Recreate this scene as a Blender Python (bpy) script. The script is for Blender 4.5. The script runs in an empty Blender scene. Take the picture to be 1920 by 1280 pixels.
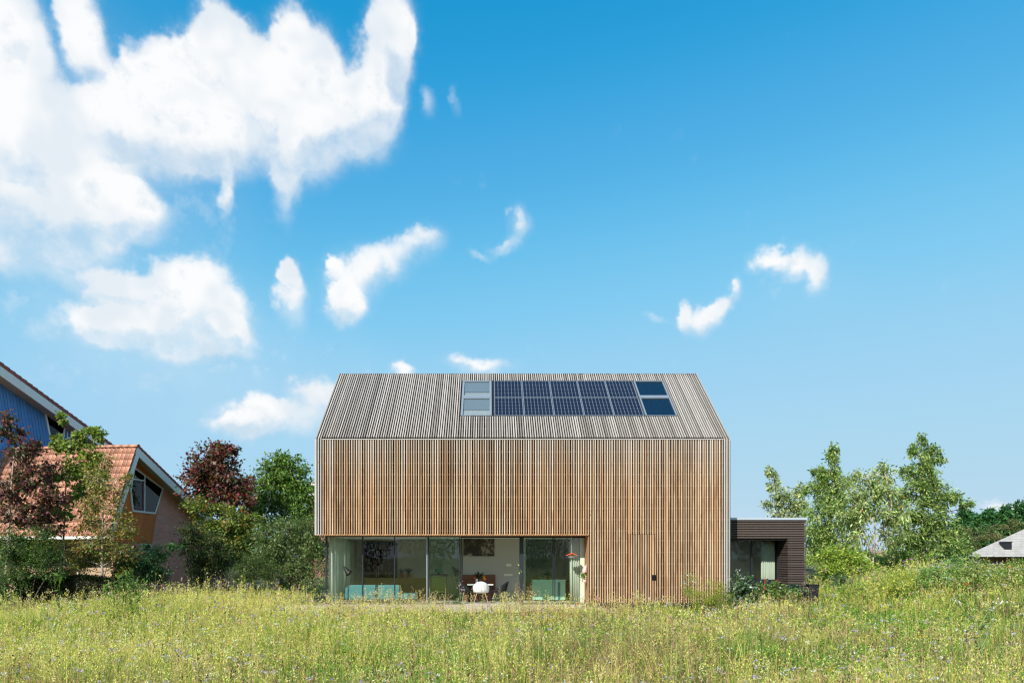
import bpy, math, random
import numpy as np
from mathutils import Vector, Matrix

R = math.radians
random.seed(7)
rng = np.random.default_rng(11)
SC = bpy.context.scene
COL = SC.collection

# ------------------------------------------------------------------ camera
EYE = 1.64            # camera height over the house floor (m)
FPX = 1280.0          # focal length in photo pixels (24 mm shift lens)
CX, CY = 916.0, 1045.0  # principal point of the level, shifted lens
cam_d = bpy.data.cameras.new("camera")
cam_d.lens = 24.0
cam_d.sensor_width = 36.0
cam_d.shift_x = (960 - CX) / 1920
cam_d.shift_y = (CY - 640) / 1920
cam_d.clip_start = 0.1
cam_d.clip_end = 6000
cam = bpy.data.objects.new("camera", cam_d)
cam.location = (0, 0, EYE)
cam.rotation_euler = (R(90), 0, 0)
COL.objects.link(cam)
SC.camera = cam

# ------------------------------------------------------------------ sun, exposure
SUN_AZ, SUN_EL = 29.0, 37.0     # sun behind the camera, to the left
sv = Vector((-math.sin(R(SUN_AZ)) * math.cos(R(SUN_EL)), -math.cos(R(SUN_AZ)) * math.cos(R(SUN_EL)), math.sin(R(SUN_EL))))
sun_d = bpy.data.lights.new("sun", 'SUN')
sun_d.energy = 5.0
sun_d.angle = R(0.53)
sun_d.color = (1.0, 0.95, 0.86)
sun = bpy.data.objects.new("sun", sun_d)
sun.rotation_euler = sv.to_track_quat('Z', 'Y').to_euler()
sun.location = (-30, -30, 40)
COL.objects.link(sun)
SC.view_settings.view_transform = 'Standard'
SC.view_settings.look = 'None'
SC.view_settings.exposure = 0.32
SC.view_settings.gamma = 1.0
SC.view_settings.use_curve_mapping = False
SC.cycles.max_bounces = 7
SC.cycles.diffuse_bounces = 4
SC.cycles.glossy_bounces = 3
SC.cycles.transmission_bounces = 4
SC.cycles.transparent_max_bounces = 10
SC.cycles.use_denoising = True
SC.cycles.caustics_reflective = False
SC.cycles.caustics_refractive = False
SC.cycles.sample_clamp_indirect = 6.0
SC.cycles.pixel_filter_type = 'BLACKMAN_HARRIS'
SC.cycles.filter_width = 1.3

# ------------------------------------------------------------------ world: sky with clouds
W = bpy.data.worlds.new("World")
SC.world = W
W.use_nodes = True
nt = W.node_tree
nt.nodes.clear()

def nd(t, kind, **kw):
    n = t.nodes.new(kind)
    for k, v in kw.items():
        setattr(n, k, v)
    return n

def mth(t, op, a, b=None, c=None, clamp=False):
    n = nd(t, 'ShaderNodeMath', operation=op, use_clamp=clamp)
    for i, v in enumerate((a, b, c)):
        if v is None:
            continue
        if isinstance(v, (int, float)):
            n.inputs[i].default_value = v
        else:
            t.links.new(v, n.inputs[i])
    return n.outputs[0]

def vmt(t, op, a, b=None, c=None):
    n = nd(t, 'ShaderNodeVectorMath', operation=op)
    for i, v in enumerate((a, b, c)):
        if v is None:
            continue
        if isinstance(v, (tuple, list)):
            n.inputs[i].default_value = v
        else:
            t.links.new(v, n.inputs[i])
    return n.outputs['Value'] if op in ('LENGTH', 'DISTANCE', 'DOT_PRODUCT') else n.outputs[0]

def noise(t, vec, scale, detail=4.0, rough=0.55, dist=0.0, col=False):
    n = nd(t, 'ShaderNodeTexNoise')
    n.inputs['Scale'].default_value = scale
    n.inputs['Detail'].default_value = detail
    n.inputs['Roughness'].default_value = rough
    n.inputs['Distortion'].default_value = dist
    if vec is not None:
        t.links.new(vec, n.inputs['Vector'])
    return n.outputs['Color'] if col else n.outputs['Fac']

def mixc(t, fac, a, b, blend='MIX'):
    n = nd(t, 'ShaderNodeMix', data_type='RGBA', blend_type=blend)
    for s, v in ((n.inputs[0], fac), (n.inputs[6], a), (n.inputs[7], b)):
        if isinstance(v, (int, float)):
            s.default_value = v
        elif isinstance(v, (tuple, list)):
            s.default_value = (*v[:3], 1)
        else:
            t.links.new(v, s)
    return n.outputs[2]

def ramp(t, fac, stops):
    n = nd(t, 'ShaderNodeValToRGB')
    e = n.color_ramp.elements
    while len(e) < len(stops):
        e.new(0.5)
    for i, (p, c) in enumerate(stops):
        e[i].position = p
        e[i].color = (*c, 1) if isinstance(c, (tuple, list)) else (c, c, c, 1)
    t.links.new(fac, n.inputs[0])
    return n.outputs[0]

def sstep(t, v, lo, hi, a=0.0, b=1.0):
    n = nd(t, 'ShaderNodeMapRange', interpolation_type='SMOOTHSTEP')
    for s, x in ((0, v), (1, lo), (2, hi), (3, a), (4, b)):
        if isinstance(x, (int, float)):
            n.inputs[s].default_value = x
        else:
            t.links.new(x, n.inputs[s])
    return n.outputs[0]

# clouds as (x, y, rx, ry[, thinness]) in the photograph's measure, turned into sky azimuth / elevation
CLOUDS = [
 (150,330,440,340,.58),(380,700,520,170,.60),(1500,540,230,90,.95),
 (402,62,44,44),(460,88,36,34),(535,72,42,50),(592,100,38,42),(335,130,56,40),(258,165,66,38),(420,195,150,72),(590,195,105,78),
 (735,38,46,66),(722,128,46,70),(745,95,34,46),(660,245,80,52),(540,335,22,66),(560,285,56,46),(420,360,16,40,.25),(300,255,120,50),
 (400,285,90,42,.25),(700,205,50,46),(28,50,52,60),(146,62,36,66),(30,190,90,90,.25),(140,270,140,56),(110,380,150,74),(60,450,130,52),
 (215,405,85,42),(20,300,80,80,.2),(205,235,70,40,.2),(808,192,22,26,.62),(858,190,12,22,.70),
 (225,545,95,26,.1),(372,552,68,44),(398,600,62,44),(300,632,135,34),(300,588,100,34,.05),(215,625,55,28,.1),(425,645,50,28,.15),
 (545,556,32,50,.10),(542,518,22,24,.12),(650,535,50,58,.06),(652,578,36,30,.08),(722,490,54,36,.14),(795,452,48,32,.18),(618,500,14,19,.1),
 (968,432,24,28,.2),(940,464,30,12,.3),(900,482,26,9,.4),
 (1316,602,46,26,.16),(1350,584,24,20,.14),(1285,592,14,26,.2),(1375,545,12,26,.3),(1425,486,38,20,.28),(1482,488,44,26,.18),(1530,515,28,32,.30),(1230,605,28,9,.45),
 (520,782,98,26),(600,738,50,34,.15),(450,800,55,18,.08),(745,690,26,15,.12),(900,686,62,20,.15),(1638,888,36,18,.08),(1880,952,48,16,.2)]

SKY_K = 0.81          # the sky is metered together with the exposure above
SKY_R = ((0,0),(.055,.006),(.083,.07),(.135,.225),(.2,.345),(.46,.46),(1,.6))
SKY_G = ((0,0),(.126,.32),(.16,.41),(.25,.585),(.40,.655),(.7,.685),(1,.70))
SKY_B = ((0,0),(.26,.66),(.32,.76),(.47,.87),(.67,.875),(.87,.84),(1,.82))

def azel(px, py):
    u, v = (px - CX) / FPX, (CY - py) / FPX
    return math.atan(u), math.atan(v / math.sqrt(1 + u * u))

def cloud_field(t, azs, els, blobs):
    """soft union of the cloud lumps and its vertical slope; three lumps share each vector operation"""
    acc = acc2 = None
    for i in range(0, len(blobs), 3):
        tri = list(blobs[i:i+3])
        while len(tri) < 3: tri.append((0, -9000, 10, 10))
        A, E, RA, RE, T = [], [], [], [], []
        for cl in tri:
            a, e = azel(cl[0], cl[1])
            u = (cl[0] - CX) / FPX
            A.append(a); E.append(e)
            RA.append(FPX * (1 + u * u) / cl[2]); RE.append(FPX * math.sqrt(1 + u * u) / cl[3])
            T.append(1.3 * cl[4] if len(cl) > 4 else 0.0)
        X = vmt(t, 'MULTIPLY_ADD', azs, tuple(RA), tuple(-a*r for a, r in zip(A, RA)))
        Y_ = vmt(t, 'MULTIPLY_ADD', els, tuple(RE), tuple(-e*r for e, r in zip(E, RE)))
        q = vmt(t, 'MULTIPLY_ADD', X, X, tuple(T))
        q = vmt(t, 'MULTIPLY_ADD', Y_, Y_, q)
        g = vmt(t, 'MAXIMUM', vmt(t, 'MULTIPLY_ADD', q, (-0.4, -0.4, -0.4), (1, 1, 1)), (0, 0, 0))
        gy = vmt(t, 'MULTIPLY', g, Y_)
        acc = vmt(t, 'MULTIPLY', g, g) if acc is None else vmt(t, 'MULTIPLY_ADD', g, g, acc)
        acc2 = gy if acc2 is None else vmt(t, 'ADD', gy, acc2)
    f = mth(t, 'MULTIPLY_ADD', vmt(t, 'DOT_PRODUCT', acc, (1, 1, 1)), 1.56, -0.56)
    return f, vmt(t, 'DOT_PRODUCT', acc2, (1, 1, 1))      # slope > 0 towards a cloud's top

tc = nd(nt, 'ShaderNodeTexCoord')
dirv = tc.outputs['Generated']
sx = nd(nt, 'ShaderNodeSeparateXYZ')
nt.links.new(dirv, sx.inputs[0])
az = mth(nt, 'ARCTAN2', sx.outputs[0], sx.outputs[1])
el = mth(nt, 'ARCSINE', sx.outputs[2])
warp = vmt(nt, 'SUBTRACT', noise(nt, dirv, 13, 4, 0.62, col=True), (0.5, 0.5, 0.5))
ws = nd(nt, 'ShaderNodeSeparateXYZ'); nt.links.new(warp, ws.inputs[0])
def splat(v, off=0.0):
    c = nd(nt, 'ShaderNodeCombineXYZ')
    for k in range(3): nt.links.new(v, c.inputs[k])
    return c.outputs[0]
azw = mth(nt, 'MULTIPLY_ADD', ws.outputs[0], 0.062, az)
elw = mth(nt, 'MULTIPLY_ADD', ws.outputs[1], 0.062, el)
azs, els = splat(azw), splat(elw)
sky = nd(nt, 'ShaderNodeTexSky', sky_type='NISHITA')
sky.sun_disc = False
sky.sun_elevation = R(SUN_EL)
sky.sun_rotation = math.atan2(sv.x, sv.y)
sky.altitude = 0
sky.air_density = 1.0
sky.dust_density = 0.3
sky.ozone_density = 5.0
# one tone curve for the whole sky, as a camera's: deep azure stays deep, the pale horizon does not burn out
cv = nd(nt, 'ShaderNodeRGBCurve')
for ch, pts in enumerate((SKY_R, SKY_G, SKY_B)):
    c = cv.mapping.curves[ch]
    while len(c.points) < len(pts): c.points.new(0.5, 0.5)
    for q, (a, b) in zip(c.points, pts): q.location = (a, b); q.handle_type = 'AUTO_CLAMPED'
cv.mapping.update()
nt.links.new(vmt(nt, 'SCALE', sky.outputs[0]), cv.inputs['Color'])
cv.inputs['Color'].links[0].from_node.inputs['Scale'].default_value = 0.1
sc10 = nd(nt, 'ShaderNodeVectorMath', operation='SCALE'); sc10.inputs['Scale'].default_value = 10.0 * SKY_K
nt.links.new(cv.outputs[0], sc10.inputs[0])

def cloud_look(f0, grad, n1, n2):
    """opacity and colour of the cloud layer laid over the clear sky"""
    f0 = mth(nt, 'MINIMUM', f0, 1.25)
    dens = mth(nt, 'MULTIPLY_ADD', mth(nt, 'SUBTRACT', n1, 0.50), 1.9, f0)
    dens = mth(nt, 'MULTIPLY_ADD', mth(nt, 'SUBTRACT', n2, 0.50), 1.0, dens)
    width = sstep(nt, grad, -0.7, 0.5, 1.95, 0.62)
    alpha = sstep(nt, dens, -0.28, width)
    alpha = mth(nt, 'MAXIMUM', alpha, mth(nt, 'MULTIPLY', sstep(nt, f0, -0.56, 1.0), 0.50))
    alpha = mth(nt, 'MULTIPLY', alpha, sstep(nt, el, -0.01, 0.05))
    alpha = mth(nt, 'MULTIPLY', alpha, sstep(nt, f0, -0.25, 0.95, 0.55, 1.0))
    # bright sunlit crowns, pale blue-grey thick lower parts
    low = sstep(nt, grad, 0.35, -0.9)
    lump = sstep(nt, n2, 0.36, 0.64)
    shade = mth(nt, 'MULTIPLY', low, mth(nt, 'MULTIPLY_ADD', lump, 0.6, 0.3))
    shade = mth(nt, 'MAXIMUM', shade, mth(nt, 'MULTIPLY', sstep(nt, n1, 0.50, 0.28), 0.5))
    shade = mth(nt, 'MAXIMUM', shade, mth(nt, 'MULTIPLY', sstep(nt, n2, 0.53, 0.36), 0.5))
    cc = mixc(nt, shade, (8.0, 8.0, 8.0), (4.9, 5.9, 6.8))
    return mixc(nt, mth(nt, 'MULTIPLY', alpha, 0.97), sc10.outputs[0], cc)

def background(colour):
    b = nd(nt, 'ShaderNodeBackground'); b.inputs['Strength'].default_value = 0.1
    nt.links.new(colour, b.inputs[0]); return b.outputs[0]
def mixs(fac, a, b):
    m_ = nd(nt, 'ShaderNodeMixShader')
    nt.links.new(fac, m_.inputs[0]); nt.links.new(a, m_.inputs[1]); nt.links.new(b, m_.inputs[2]); return m_.outputs[0]

# the sky ahead, in two halves (each only reckons with its own clouds), and the rest all round
n1 = noise(nt, dirv, 26, 6, 0.62)
n2 = noise(nt, dirv, 9, 3, 0.55)
left = [c for c in CLOUDS if c[0] < 1090]; right = [c for c in CLOUDS if c[0] >= 1090]
bgL = background(cloud_look(*cloud_field(nt, azs, els, left), n1, n2))
bgR = background(cloud_look(*cloud_field(nt, azs, els, right), n1, n2))
hz = mth(nt, 'ADD', mth(nt, 'MAXIMUM', sx.outputs[2], 0.0), 0.22)
cxy = nd(nt, 'ShaderNodeCombineXYZ')
nt.links.new(mth(nt, 'DIVIDE', sx.outputs[0], hz), cxy.inputs[0])
nt.links.new(mth(nt, 'DIVIDE', sx.outputs[1], hz), cxy.inputs[1])
m_rest = noise(nt, cxy.outputs[0], 1.1, 4, 0.6)
f_rest = mth(nt, 'MULTIPLY', mth(nt, 'SUBTRACT', m_rest, 0.49), 6.0)  # unseen cloud cover, thickened to add white ambient light
edge = mth(nt, 'MAXIMUM', sstep(nt, mth(nt, 'ABSOLUTE', az), 0.78, 1.0), sstep(nt, el, 0.76, 1.0))
a_rest = mth(nt, 'MULTIPLY', sstep(nt, f_rest, 0.0, 1.2), mth(nt, 'MULTIPLY', edge, sstep(nt, el, 0.0, 0.08)))
bgO = background(mixc(nt, a_rest, sc10.outputs[0], (7.2, 7.4, 7.6)))
ahead = mth(nt, 'MULTIPLY', mth(nt, 'LESS_THAN', mth(nt, 'ABSOLUTE', az), 0.78), mth(nt, 'LESS_THAN', el, 0.76))
half = mth(nt, 'GREATER_THAN', az, math.atan((1090 - CX) / FPX))
wo = nd(nt, 'ShaderNodeOutputWorld')
nt.links.new(mixs(ahead, bgO, mixs(half, bgL, bgR)), wo.inputs[0])
W.cycles.sampling_method = 'NONE'

# ------------------------------------------------------------------ helpers
WL = {}

def px(x, y, Y):
    """the point that stands at photo measure (x, y) at distance Y"""
    return Vector(((x - CX) / FPX * Y, Y, EYE + (CY - y) / FPX * Y))

def tag(o, label=None, cat=None, group=None, kind=None):
    if label: o["label"] = label
    if cat: o["category"] = cat
    if group: o["group"] = group
    if kind: o["kind"] = kind
    return o

def empty(name, loc, label=None, cat=None, group=None):
    o = bpy.data.objects.new(name, None)
    o.empty_display_size = 0.2
    o.location = loc
    COL.objects.link(o)
    WL[o] = Vector(loc)
    return tag(o, label, cat, group)

def put(o, parent, loc):
    COL.objects.link(o)
    WL[o] = Vector(loc)
    if parent is not None:
        o.parent = parent
        o.location = Vector(loc) - WL[parent]
    else:
        o.location = loc
    return o

class MB:
    def __init__(s):
        s.v, s.f, s.m = [], [], []
        s.uv = {}
    def add(s, verts, faces, mi=0):
        b = len(s.v)
        s.v += [tuple(p) for p in verts]
        s.f += [tuple(b + i for i in f) for f in faces]
        s.m += [mi] * len(faces)
        return s
    def box(s, x0, x1, y0, y1, z0, z1, mi=0):
        v = [(x0,y0,z0),(x1,y0,z0),(x1,y1,z0),(x0,y1,z0),(x0,y0,z1),(x1,y0,z1),(x1,y1,z1),(x0,y1,z1)]
        return s.add(v, [(3,2,1,0),(4,5,6,7),(0,1,5,4),(1,2,6,5),(2,3,7,6),(3,0,4,7)], mi)
    def obox(s, c, ax, ay, az, mi=0):
        """box by centre and three half-axis vectors"""
        c, ax, ay, az = map(Vector, (c, ax, ay, az))
        v = [c + i*ax + j*ay + k*az for k in (-1,1) for (i,j) in ((-1,-1),(1,-1),(1,1),(-1,1))]
        return s.add(v, [(3,2,1,0),(4,5,6,7),(0,1,5,4),(1,2,6,5),(2,3,7,6),(3,0,4,7)], mi)
    def prism(s, poly, d, mi=0):
        """planar polygon (world points) thickened by vector d"""
        n = len(poly); d = Vector(d)
        v = [Vector(p) for p in poly] + [Vector(p) + d for p in poly]
        fs = [tuple(range(n)), tuple(range(2*n-1, n-1, -1))]
        fs += [(i, i+n, (i+1) % n + n, (i+1) % n) for i in range(n)]
        return s.add(v, fs, mi)
    def tube(s, pts, rad, k=6, mi=0, cap=True):
        pts = [Vector(p) for p in pts]
        if isinstance(rad, (int, float)): rad = [rad] * len(pts)
        rings = []
        for i, p in enumerate(pts):
            d = (pts[min(i+1, len(pts)-1)] - pts[max(i-1, 0)]).normalized()
            a = d.orthogonal().normalized(); b = d.cross(a)
            rings += [p + (a*math.cos(2*math.pi*j/k) + b*math.sin(2*math.pi*j/k)) * rad[i] for j in range(k)]
        fs = []
        for i in range(len(pts)-1):
            for j in range(k):
                fs.append((i*k+j, i*k+(j+1) % k, (i+1)*k+(j+1) % k, (i+1)*k+j))
        if cap:
            fs += [tuple(range(k-1, -1, -1)), tuple(range((len(pts)-1)*k, len(pts)*k))]
        return s.add(rings, fs, mi)
    def lathe(s, c, prof, k=14, mi=0, axis=None):
        """profile [(r, h)] turned about the axis through c"""
        c = Vector(c); ax = Vector(axis or (0,0,1)).normalized()
        a = ax.orthogonal().normalized(); b = ax.cross(a)
        v = [c + ax*h + (a*math.cos(2*math.pi*j/k) + b*math.sin(2*math.pi*j/k))*r for r, h in prof for j in range(k)]
        n = len(prof)
        fs = [(i*k+j, i*k+(j+1) % k, (i+1)*k+(j+1) % k, (i+1)*k+j) for i in range(n-1) for j in range(k)]
        fs += [tuple(range(k-1, -1, -1)), tuple(range((n-1)*k, n*k))]
        return s.add(v, fs, mi)
    def grid(s, P, mi=0, closed=False):
        """P: rows of points"""
        r, c = len(P), len(P[0])
        fs = []
        for i in range(r-1):
            for j in range(c if closed else c-1):
                fs.append((i*c+j, i*c+(j+1) % c, (i+1)*c+(j+1) % c, (i+1)*c+j))
        return s.add([p for row in P for p in row], fs, mi)
    def build(s, name, mats, parent=None, origin=None, smooth=False, bevel=0, solid=0):
        if origin is None:
            origin = WL[parent] if parent is not None else Vector((sum(p[0] for p in s.v)/len(s.v), sum(p[1] for p in s.v)/len(s.v), min(p[2] for p in s.v)))
        o_ = Vector(origin)
        me = bpy.data.meshes.new(name)
        me.from_pydata([(p[0]-o_.x, p[1]-o_.y, p[2]-o_.z) for p in s.v], [], s.f)
        if not isinstance(mats, (list, tuple)): mats = [mats]
        for m in mats: me.materials.append(m)
        me.polygons.foreach_set('material_index', s.m)
        if smooth: me.polygons.foreach_set('use_smooth', [True]*len(s.f))
        me.update()
        ob = bpy.data.objects.new(name, me)
        put(ob, parent, o_)
        if solid:
            md = ob.modifiers.new('solid', 'SOLIDIFY'); md.thickness = solid; md.offset = 0
        if bevel:
            md = ob.modifiers.new('bevel', 'BEVEL'); md.width = bevel; md.segments = 2; md.limit_method = 'ANGLE'
        return ob

def quads_obj(name, V, mat, cols=None, parent=None, origin=(0,0,0), F=None, smooth=False):
    """numpy: V (N,4,3) loose quads, or V (M,3) with F (K,4); cols per vertex"""
    V = np.asarray(V, dtype=np.float32)
    if F is None:
        n = V.shape[0]
        F = np.arange(n*4, dtype=np.int32).reshape(n, 4)
        V = V.reshape(-1, 3)
        if cols is not None and cols.ndim == 2:
            cols = np.repeat(cols, 4, axis=0)
        elif cols is not None:
            cols = cols.reshape(-1, cols.shape[-1])
    V = V - np.asarray(origin, dtype=np.float32)
    me = bpy.data.meshes.new(name)
    me.vertices.add(len(V)); me.vertices.foreach_set('co', np.ascontiguousarray(V, dtype=np.float32).ravel())
    nf = len(F)
    me.loops.add(nf*4); me.loops.foreach_set('vertex_index', np.ascontiguousarray(F, dtype=np.int32).ravel())
    me.polygons.add(nf)
    me.polygons.foreach_set('loop_start', np.arange(0, nf*4, 4, dtype=np.int32))
    me.polygons.foreach_set('loop_total', np.full(nf, 4, dtype=np.int32))
    if smooth: me.polygons.foreach_set('use_smooth', np.ones(nf, dtype=bool))
    me.update(calc_edges=True)
    if cols is not None:
        at = me.attributes.new('Col', 'FLOAT_COLOR', 'POINT')
        c4 = np.ones((len(V), 4), dtype=np.float32); c4[:, :3] = cols[:, :3]
        at.data.foreach_set('color', c4.ravel())
    me.materials.append(mat)
    ob = bpy.data.objects.new(name, me)
    return put(ob, parent, origin)

# ------------------------------------------------------------------ materials
def new_mat(name):
    m = bpy.data.materials.new(name); m.use_nodes = True
    t = m.node_tree; t.nodes.clear()
    out = nd(t, 'ShaderNodeOutputMaterial')
    p = nd(t, 'ShaderNodeBsdfPrincipled')
    t.links.new(p.outputs[0], out.inputs[0])
    return m, t, p, out

def setc(t, sock, v):
    if isinstance(v, (tuple, list)): sock.default_value = (*v[:3], 1)
    elif isinstance(v, (int, float)): sock.default_value = v
    else: t.links.new(v, sock)

def plain(name, col, rough=0.6, var=0.18, scale=6.0, metal=0.0, spec=0.4, bump=0.0, bscale=60.0, rnd=0.0):
    """one colour with a little mottling (and a per-object shade when rnd > 0)"""
    m, t, p, out = new_mat(name)
    g = nd(t, 'ShaderNodeNewGeometry')
    n = noise(t, g.outputs['Position'], scale, 5, 0.6)
    k = mth(t, 'ADD', 1 - var, mth(t, 'MULTIPLY', n, 2*var))
    if rnd:
        oi = nd(t, 'ShaderNodeObjectInfo')
        k = mth(t, 'MULTIPLY', k, mth(t, 'ADD', 1 - rnd, mth(t, 'MULTIPLY', oi.outputs['Random'], 2*rnd)))
    cc = nd(t, 'ShaderNodeCombineColor')
    for i in range(3): t.links.new(k, cc.inputs[i])
    setc(t, p.inputs['Base Color'], mixc(t, 1.0, col, cc.outputs[0], 'MULTIPLY'))
    p.inputs['Roughness'].default_value = rough
    p.inputs['Metallic'].default_value = metal
    p.inputs['Specular IOR Level'].default_value = spec
    if bump:
        b = nd(t, 'ShaderNodeBump'); b.inputs['Strength'].default_value = bump; b.inputs['Distance'].default_value = 0.01
        t.links.new(noise(t, g.outputs['Position'], bscale, 4, 0.6), b.inputs['Height'])
        t.links.new(b.outputs[0], p.inputs['Normal'])
    return m

def slat_mat(name, fresh, warm, grey, z_lo, z_hi, axis=2, gmin=0.12, gmax=0.95, roof=False):
    """weathered larch: each slat its own shade, grain along its length, knots, greying under the eave"""
    m, t, p, out = new_mat(name)
    tcn = nd(t, 'ShaderNodeTexCoord')
    oi = nd(t, 'ShaderNodeObjectInfo')
    rnd = oi.outputs['Random']
    off = nd(t, 'ShaderNodeCombineXYZ')
    for i, k in enumerate((37.0, 91.0, 53.0)):
        t.links.new(mth(t, 'MULTIPLY', rnd, k), off.inputs[i])
    pos = vmt(t, 'ADD', tcn.outputs['Object'], off.outputs[0])
    sc = [30.0, 30.0, 30.0]; sc[axis] = 1.2
    grain = noise(t, vmt(t, 'MULTIPLY', pos, tuple(sc)), 1.0, 4, 0.6)
    blot = noise(t, vmt(t, 'MULTIPLY', pos, (3, 3, 0.9) if axis == 2 else (3, 0.9, 3)), 1.0, 3, 0.6)
    knot = noise(t, vmt(t, 'MULTIPLY', pos, (22, 22, 9) if axis == 2 else (22, 9, 22)), 1.0, 2, 0.5)
    r2 = mth(t, 'FRACT', mth(t, 'MULTIPLY', rnd, 17.31))
    r3 = mth(t, 'FRACT', mth(t, 'MULTIPLY', rnd, 43.17))
    c = mixc(t, r2, fresh, warm)
    c = mixc(t, mth(t, 'MULTIPLY', sstep(t, blot, 0.42, 0.70), 0.75), c, (warm[0]*0.62, warm[1]*0.55, warm[2]*0.5))
    g = nd(t, 'ShaderNodeNewGeometry')
    sp = nd(t, 'ShaderNodeSeparateXYZ'); t.links.new(g.outputs['Position'], sp.inputs[0])
    wz = mth(t, 'ADD', sp.outputs[2], mth(t, 'ADD', mth(t, 'MULTIPLY', blot, 1.3), mth(t, 'MULTIPLY', r3, 1.4)))
    gf = sstep(t, wz, z_lo + 1.3, z_hi + 1.3, gmin, gmax)
    c = mixc(t, gf, c, grey)
    # shade of the single slat, grain and knots
    k = mth(t, 'ADD', 0.68, mth(t, 'MULTIPLY', r3, 0.54))
    k = mth(t, 'MULTIPLY', k, mth(t, 'ADD', 0.72, mth(t, 'MULTIPLY', grain, 0.56)))
    k = mth(t, 'MULTIPLY', k, sstep(t, knot, 0.74, 0.70, 0.45, 1.0))
    cc = nd(t, 'ShaderNodeCombineColor')
    for i in range(3): t.links.new(k, cc.inputs[i])
    setc(t, p.inputs['Base Color'], mixc(t, 1.0, c, cc.outputs[0], 'MULTIPLY'))
    p.inputs['Roughness'].default_value = 0.75
    p.inputs['Specular IOR Level'].default_value = 0.25
    b = nd(t, 'ShaderNodeBump'); b.inputs['Strength'].default_value = 0.35; b.inputs['Distance'].default_value = 0.004
    t.links.new(grain, b.inputs['Height']); t.links.new(b.outputs[0], p.inputs['Normal'])
    return m

def leaf_mat(name, trans=0.35, rough=0.5, spec=0.35):
    m, t, p, out = new_mat(name)
    a = nd(t, 'ShaderNodeAttribute', attribute_name='Col')
    setc(t, p.inputs['Base Color'], a.outputs['Color'])
    p.inputs['Roughness'].default_value = rough
    p.inputs['Specular IOR Level'].default_value = spec
    tr = nd(t, 'ShaderNodeBsdfTranslucent')
    setc(t, tr.inputs['Color'], mixc(t, 1.0, a.outputs['Color'], (1.25, 1.35, 0.7), 'MULTIPLY'))
    mx = nd(t, 'ShaderNodeMixShader'); mx.inputs[0].default_value = trans
    t.links.new(p.outputs[0], mx.inputs[1]); t.links.new(tr.outputs[0], mx.inputs[2])
    t.links.new(mx.outputs[0], out.inputs[0])
    return m

def glass_mat(name, tint, ior=1.5, boost=1.0):
    m, t, p, out = new_mat(name)
    t.nodes.remove(p)
    tr = nd(t, 'ShaderNodeBsdfTransparent'); tr.inputs[0].default_value = (*tint, 1)
    gl = nd(t, 'ShaderNodeBsdfGlossy'); gl.inputs['Roughness'].default_value = 0.01
    g = nd(t, 'ShaderNodeNewGeometry')
    b = nd(t, 'ShaderNodeBump'); b.inputs['Strength'].default_value = 0.03; b.inputs['Distance'].default_value = 0.02
    t.links.new(noise(t, g.outputs['Position'], 1.3, 1, 0.4), b.inputs['Height'])
    t.links.new(b.outputs[0], gl.inputs['Normal'])
    lw = nd(t, 'ShaderNodeLayerWeight'); lw.inputs['Blend'].default_value = 0.5
    f0 = ((ior-1)/(ior+1))**2
    fr = mth(t, 'MULTIPLY_ADD', mth(t, 'POWER', lw.outputs['Facing'], 4.5), 0.75, f0)
    mx = nd(t, 'ShaderNodeMixShader')
    t.links.new(mth(t, 'MULTIPLY', fr, boost, clamp=True), mx.inputs[0])
    t.links.new(tr.outputs[0], mx.inputs[1]); t.links.new(gl.outputs[0], mx.inputs[2])
    t.links.new(mx.outputs[0], out.inputs[0])
    return m

def brick_mat(name, c1, c2, mortar, swap, bw=0.22, bh=0.065):
    """brick courses in the plane of a wall; swap: which world axis runs along it"""
    m, t, p, out = new_mat(name)
    g = nd(t, 'ShaderNodeNewGeometry')
    sp = nd(t, 'ShaderNodeSeparateXYZ'); t.links.new(g.outputs['Position'], sp.inputs[0])
    cmb = nd(t, 'ShaderNodeCombineXYZ')
    t.links.new(sp.outputs[swap], cmb.inputs[0]); t.links.new(sp.outputs[2], cmb.inputs[1])
    br = nd(t, 'ShaderNodeTexBrick')
    t.links.new(cmb.outputs[0], br.inputs['Vector'])
    br.inputs['Scale'].default_value = 1.0
    br.inputs['Brick Width'].default_value = bw
    br.inputs['Row Height'].default_value = bh
    br.inputs['Mortar Size'].default_value = 0.008
    br.inputs['Mortar Smooth'].default_value = 0.2
    br.inputs['Bias'].default_value = -0.1
    br.inputs['Color1'].default_value = (*c1, 1); br.inputs['Color2'].default_value = (*c2, 1); br.inputs['Mortar'].default_value = (*mortar, 1)
    n = noise(t, g.outputs['Position'], 2.0, 4, 0.6)
    k = mth(t, 'ADD', 0.75, mth(t, 'MULTIPLY', n, 0.5))
    cc = nd(t, 'ShaderNodeCombineColor')
    for i in range(3): t.links.new(k, cc.inputs[i])
    setc(t, p.inputs['Base Color'], mixc(t, 1.0, br.outputs['Color'], cc.outputs[0], 'MULTIPLY'))
    p.inputs['Roughness'].default_value = 0.85
    b = nd(t, 'ShaderNodeBump'); b.inputs['Strength'].default_value = 0.6; b.inputs['Distance'].default_value = 0.01; b.invert = True
    t.links.new(br.outputs['Fac'], b.inputs['Height']); t.links.new(b.outputs[0], p.inputs['Normal'])
    return m

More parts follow.
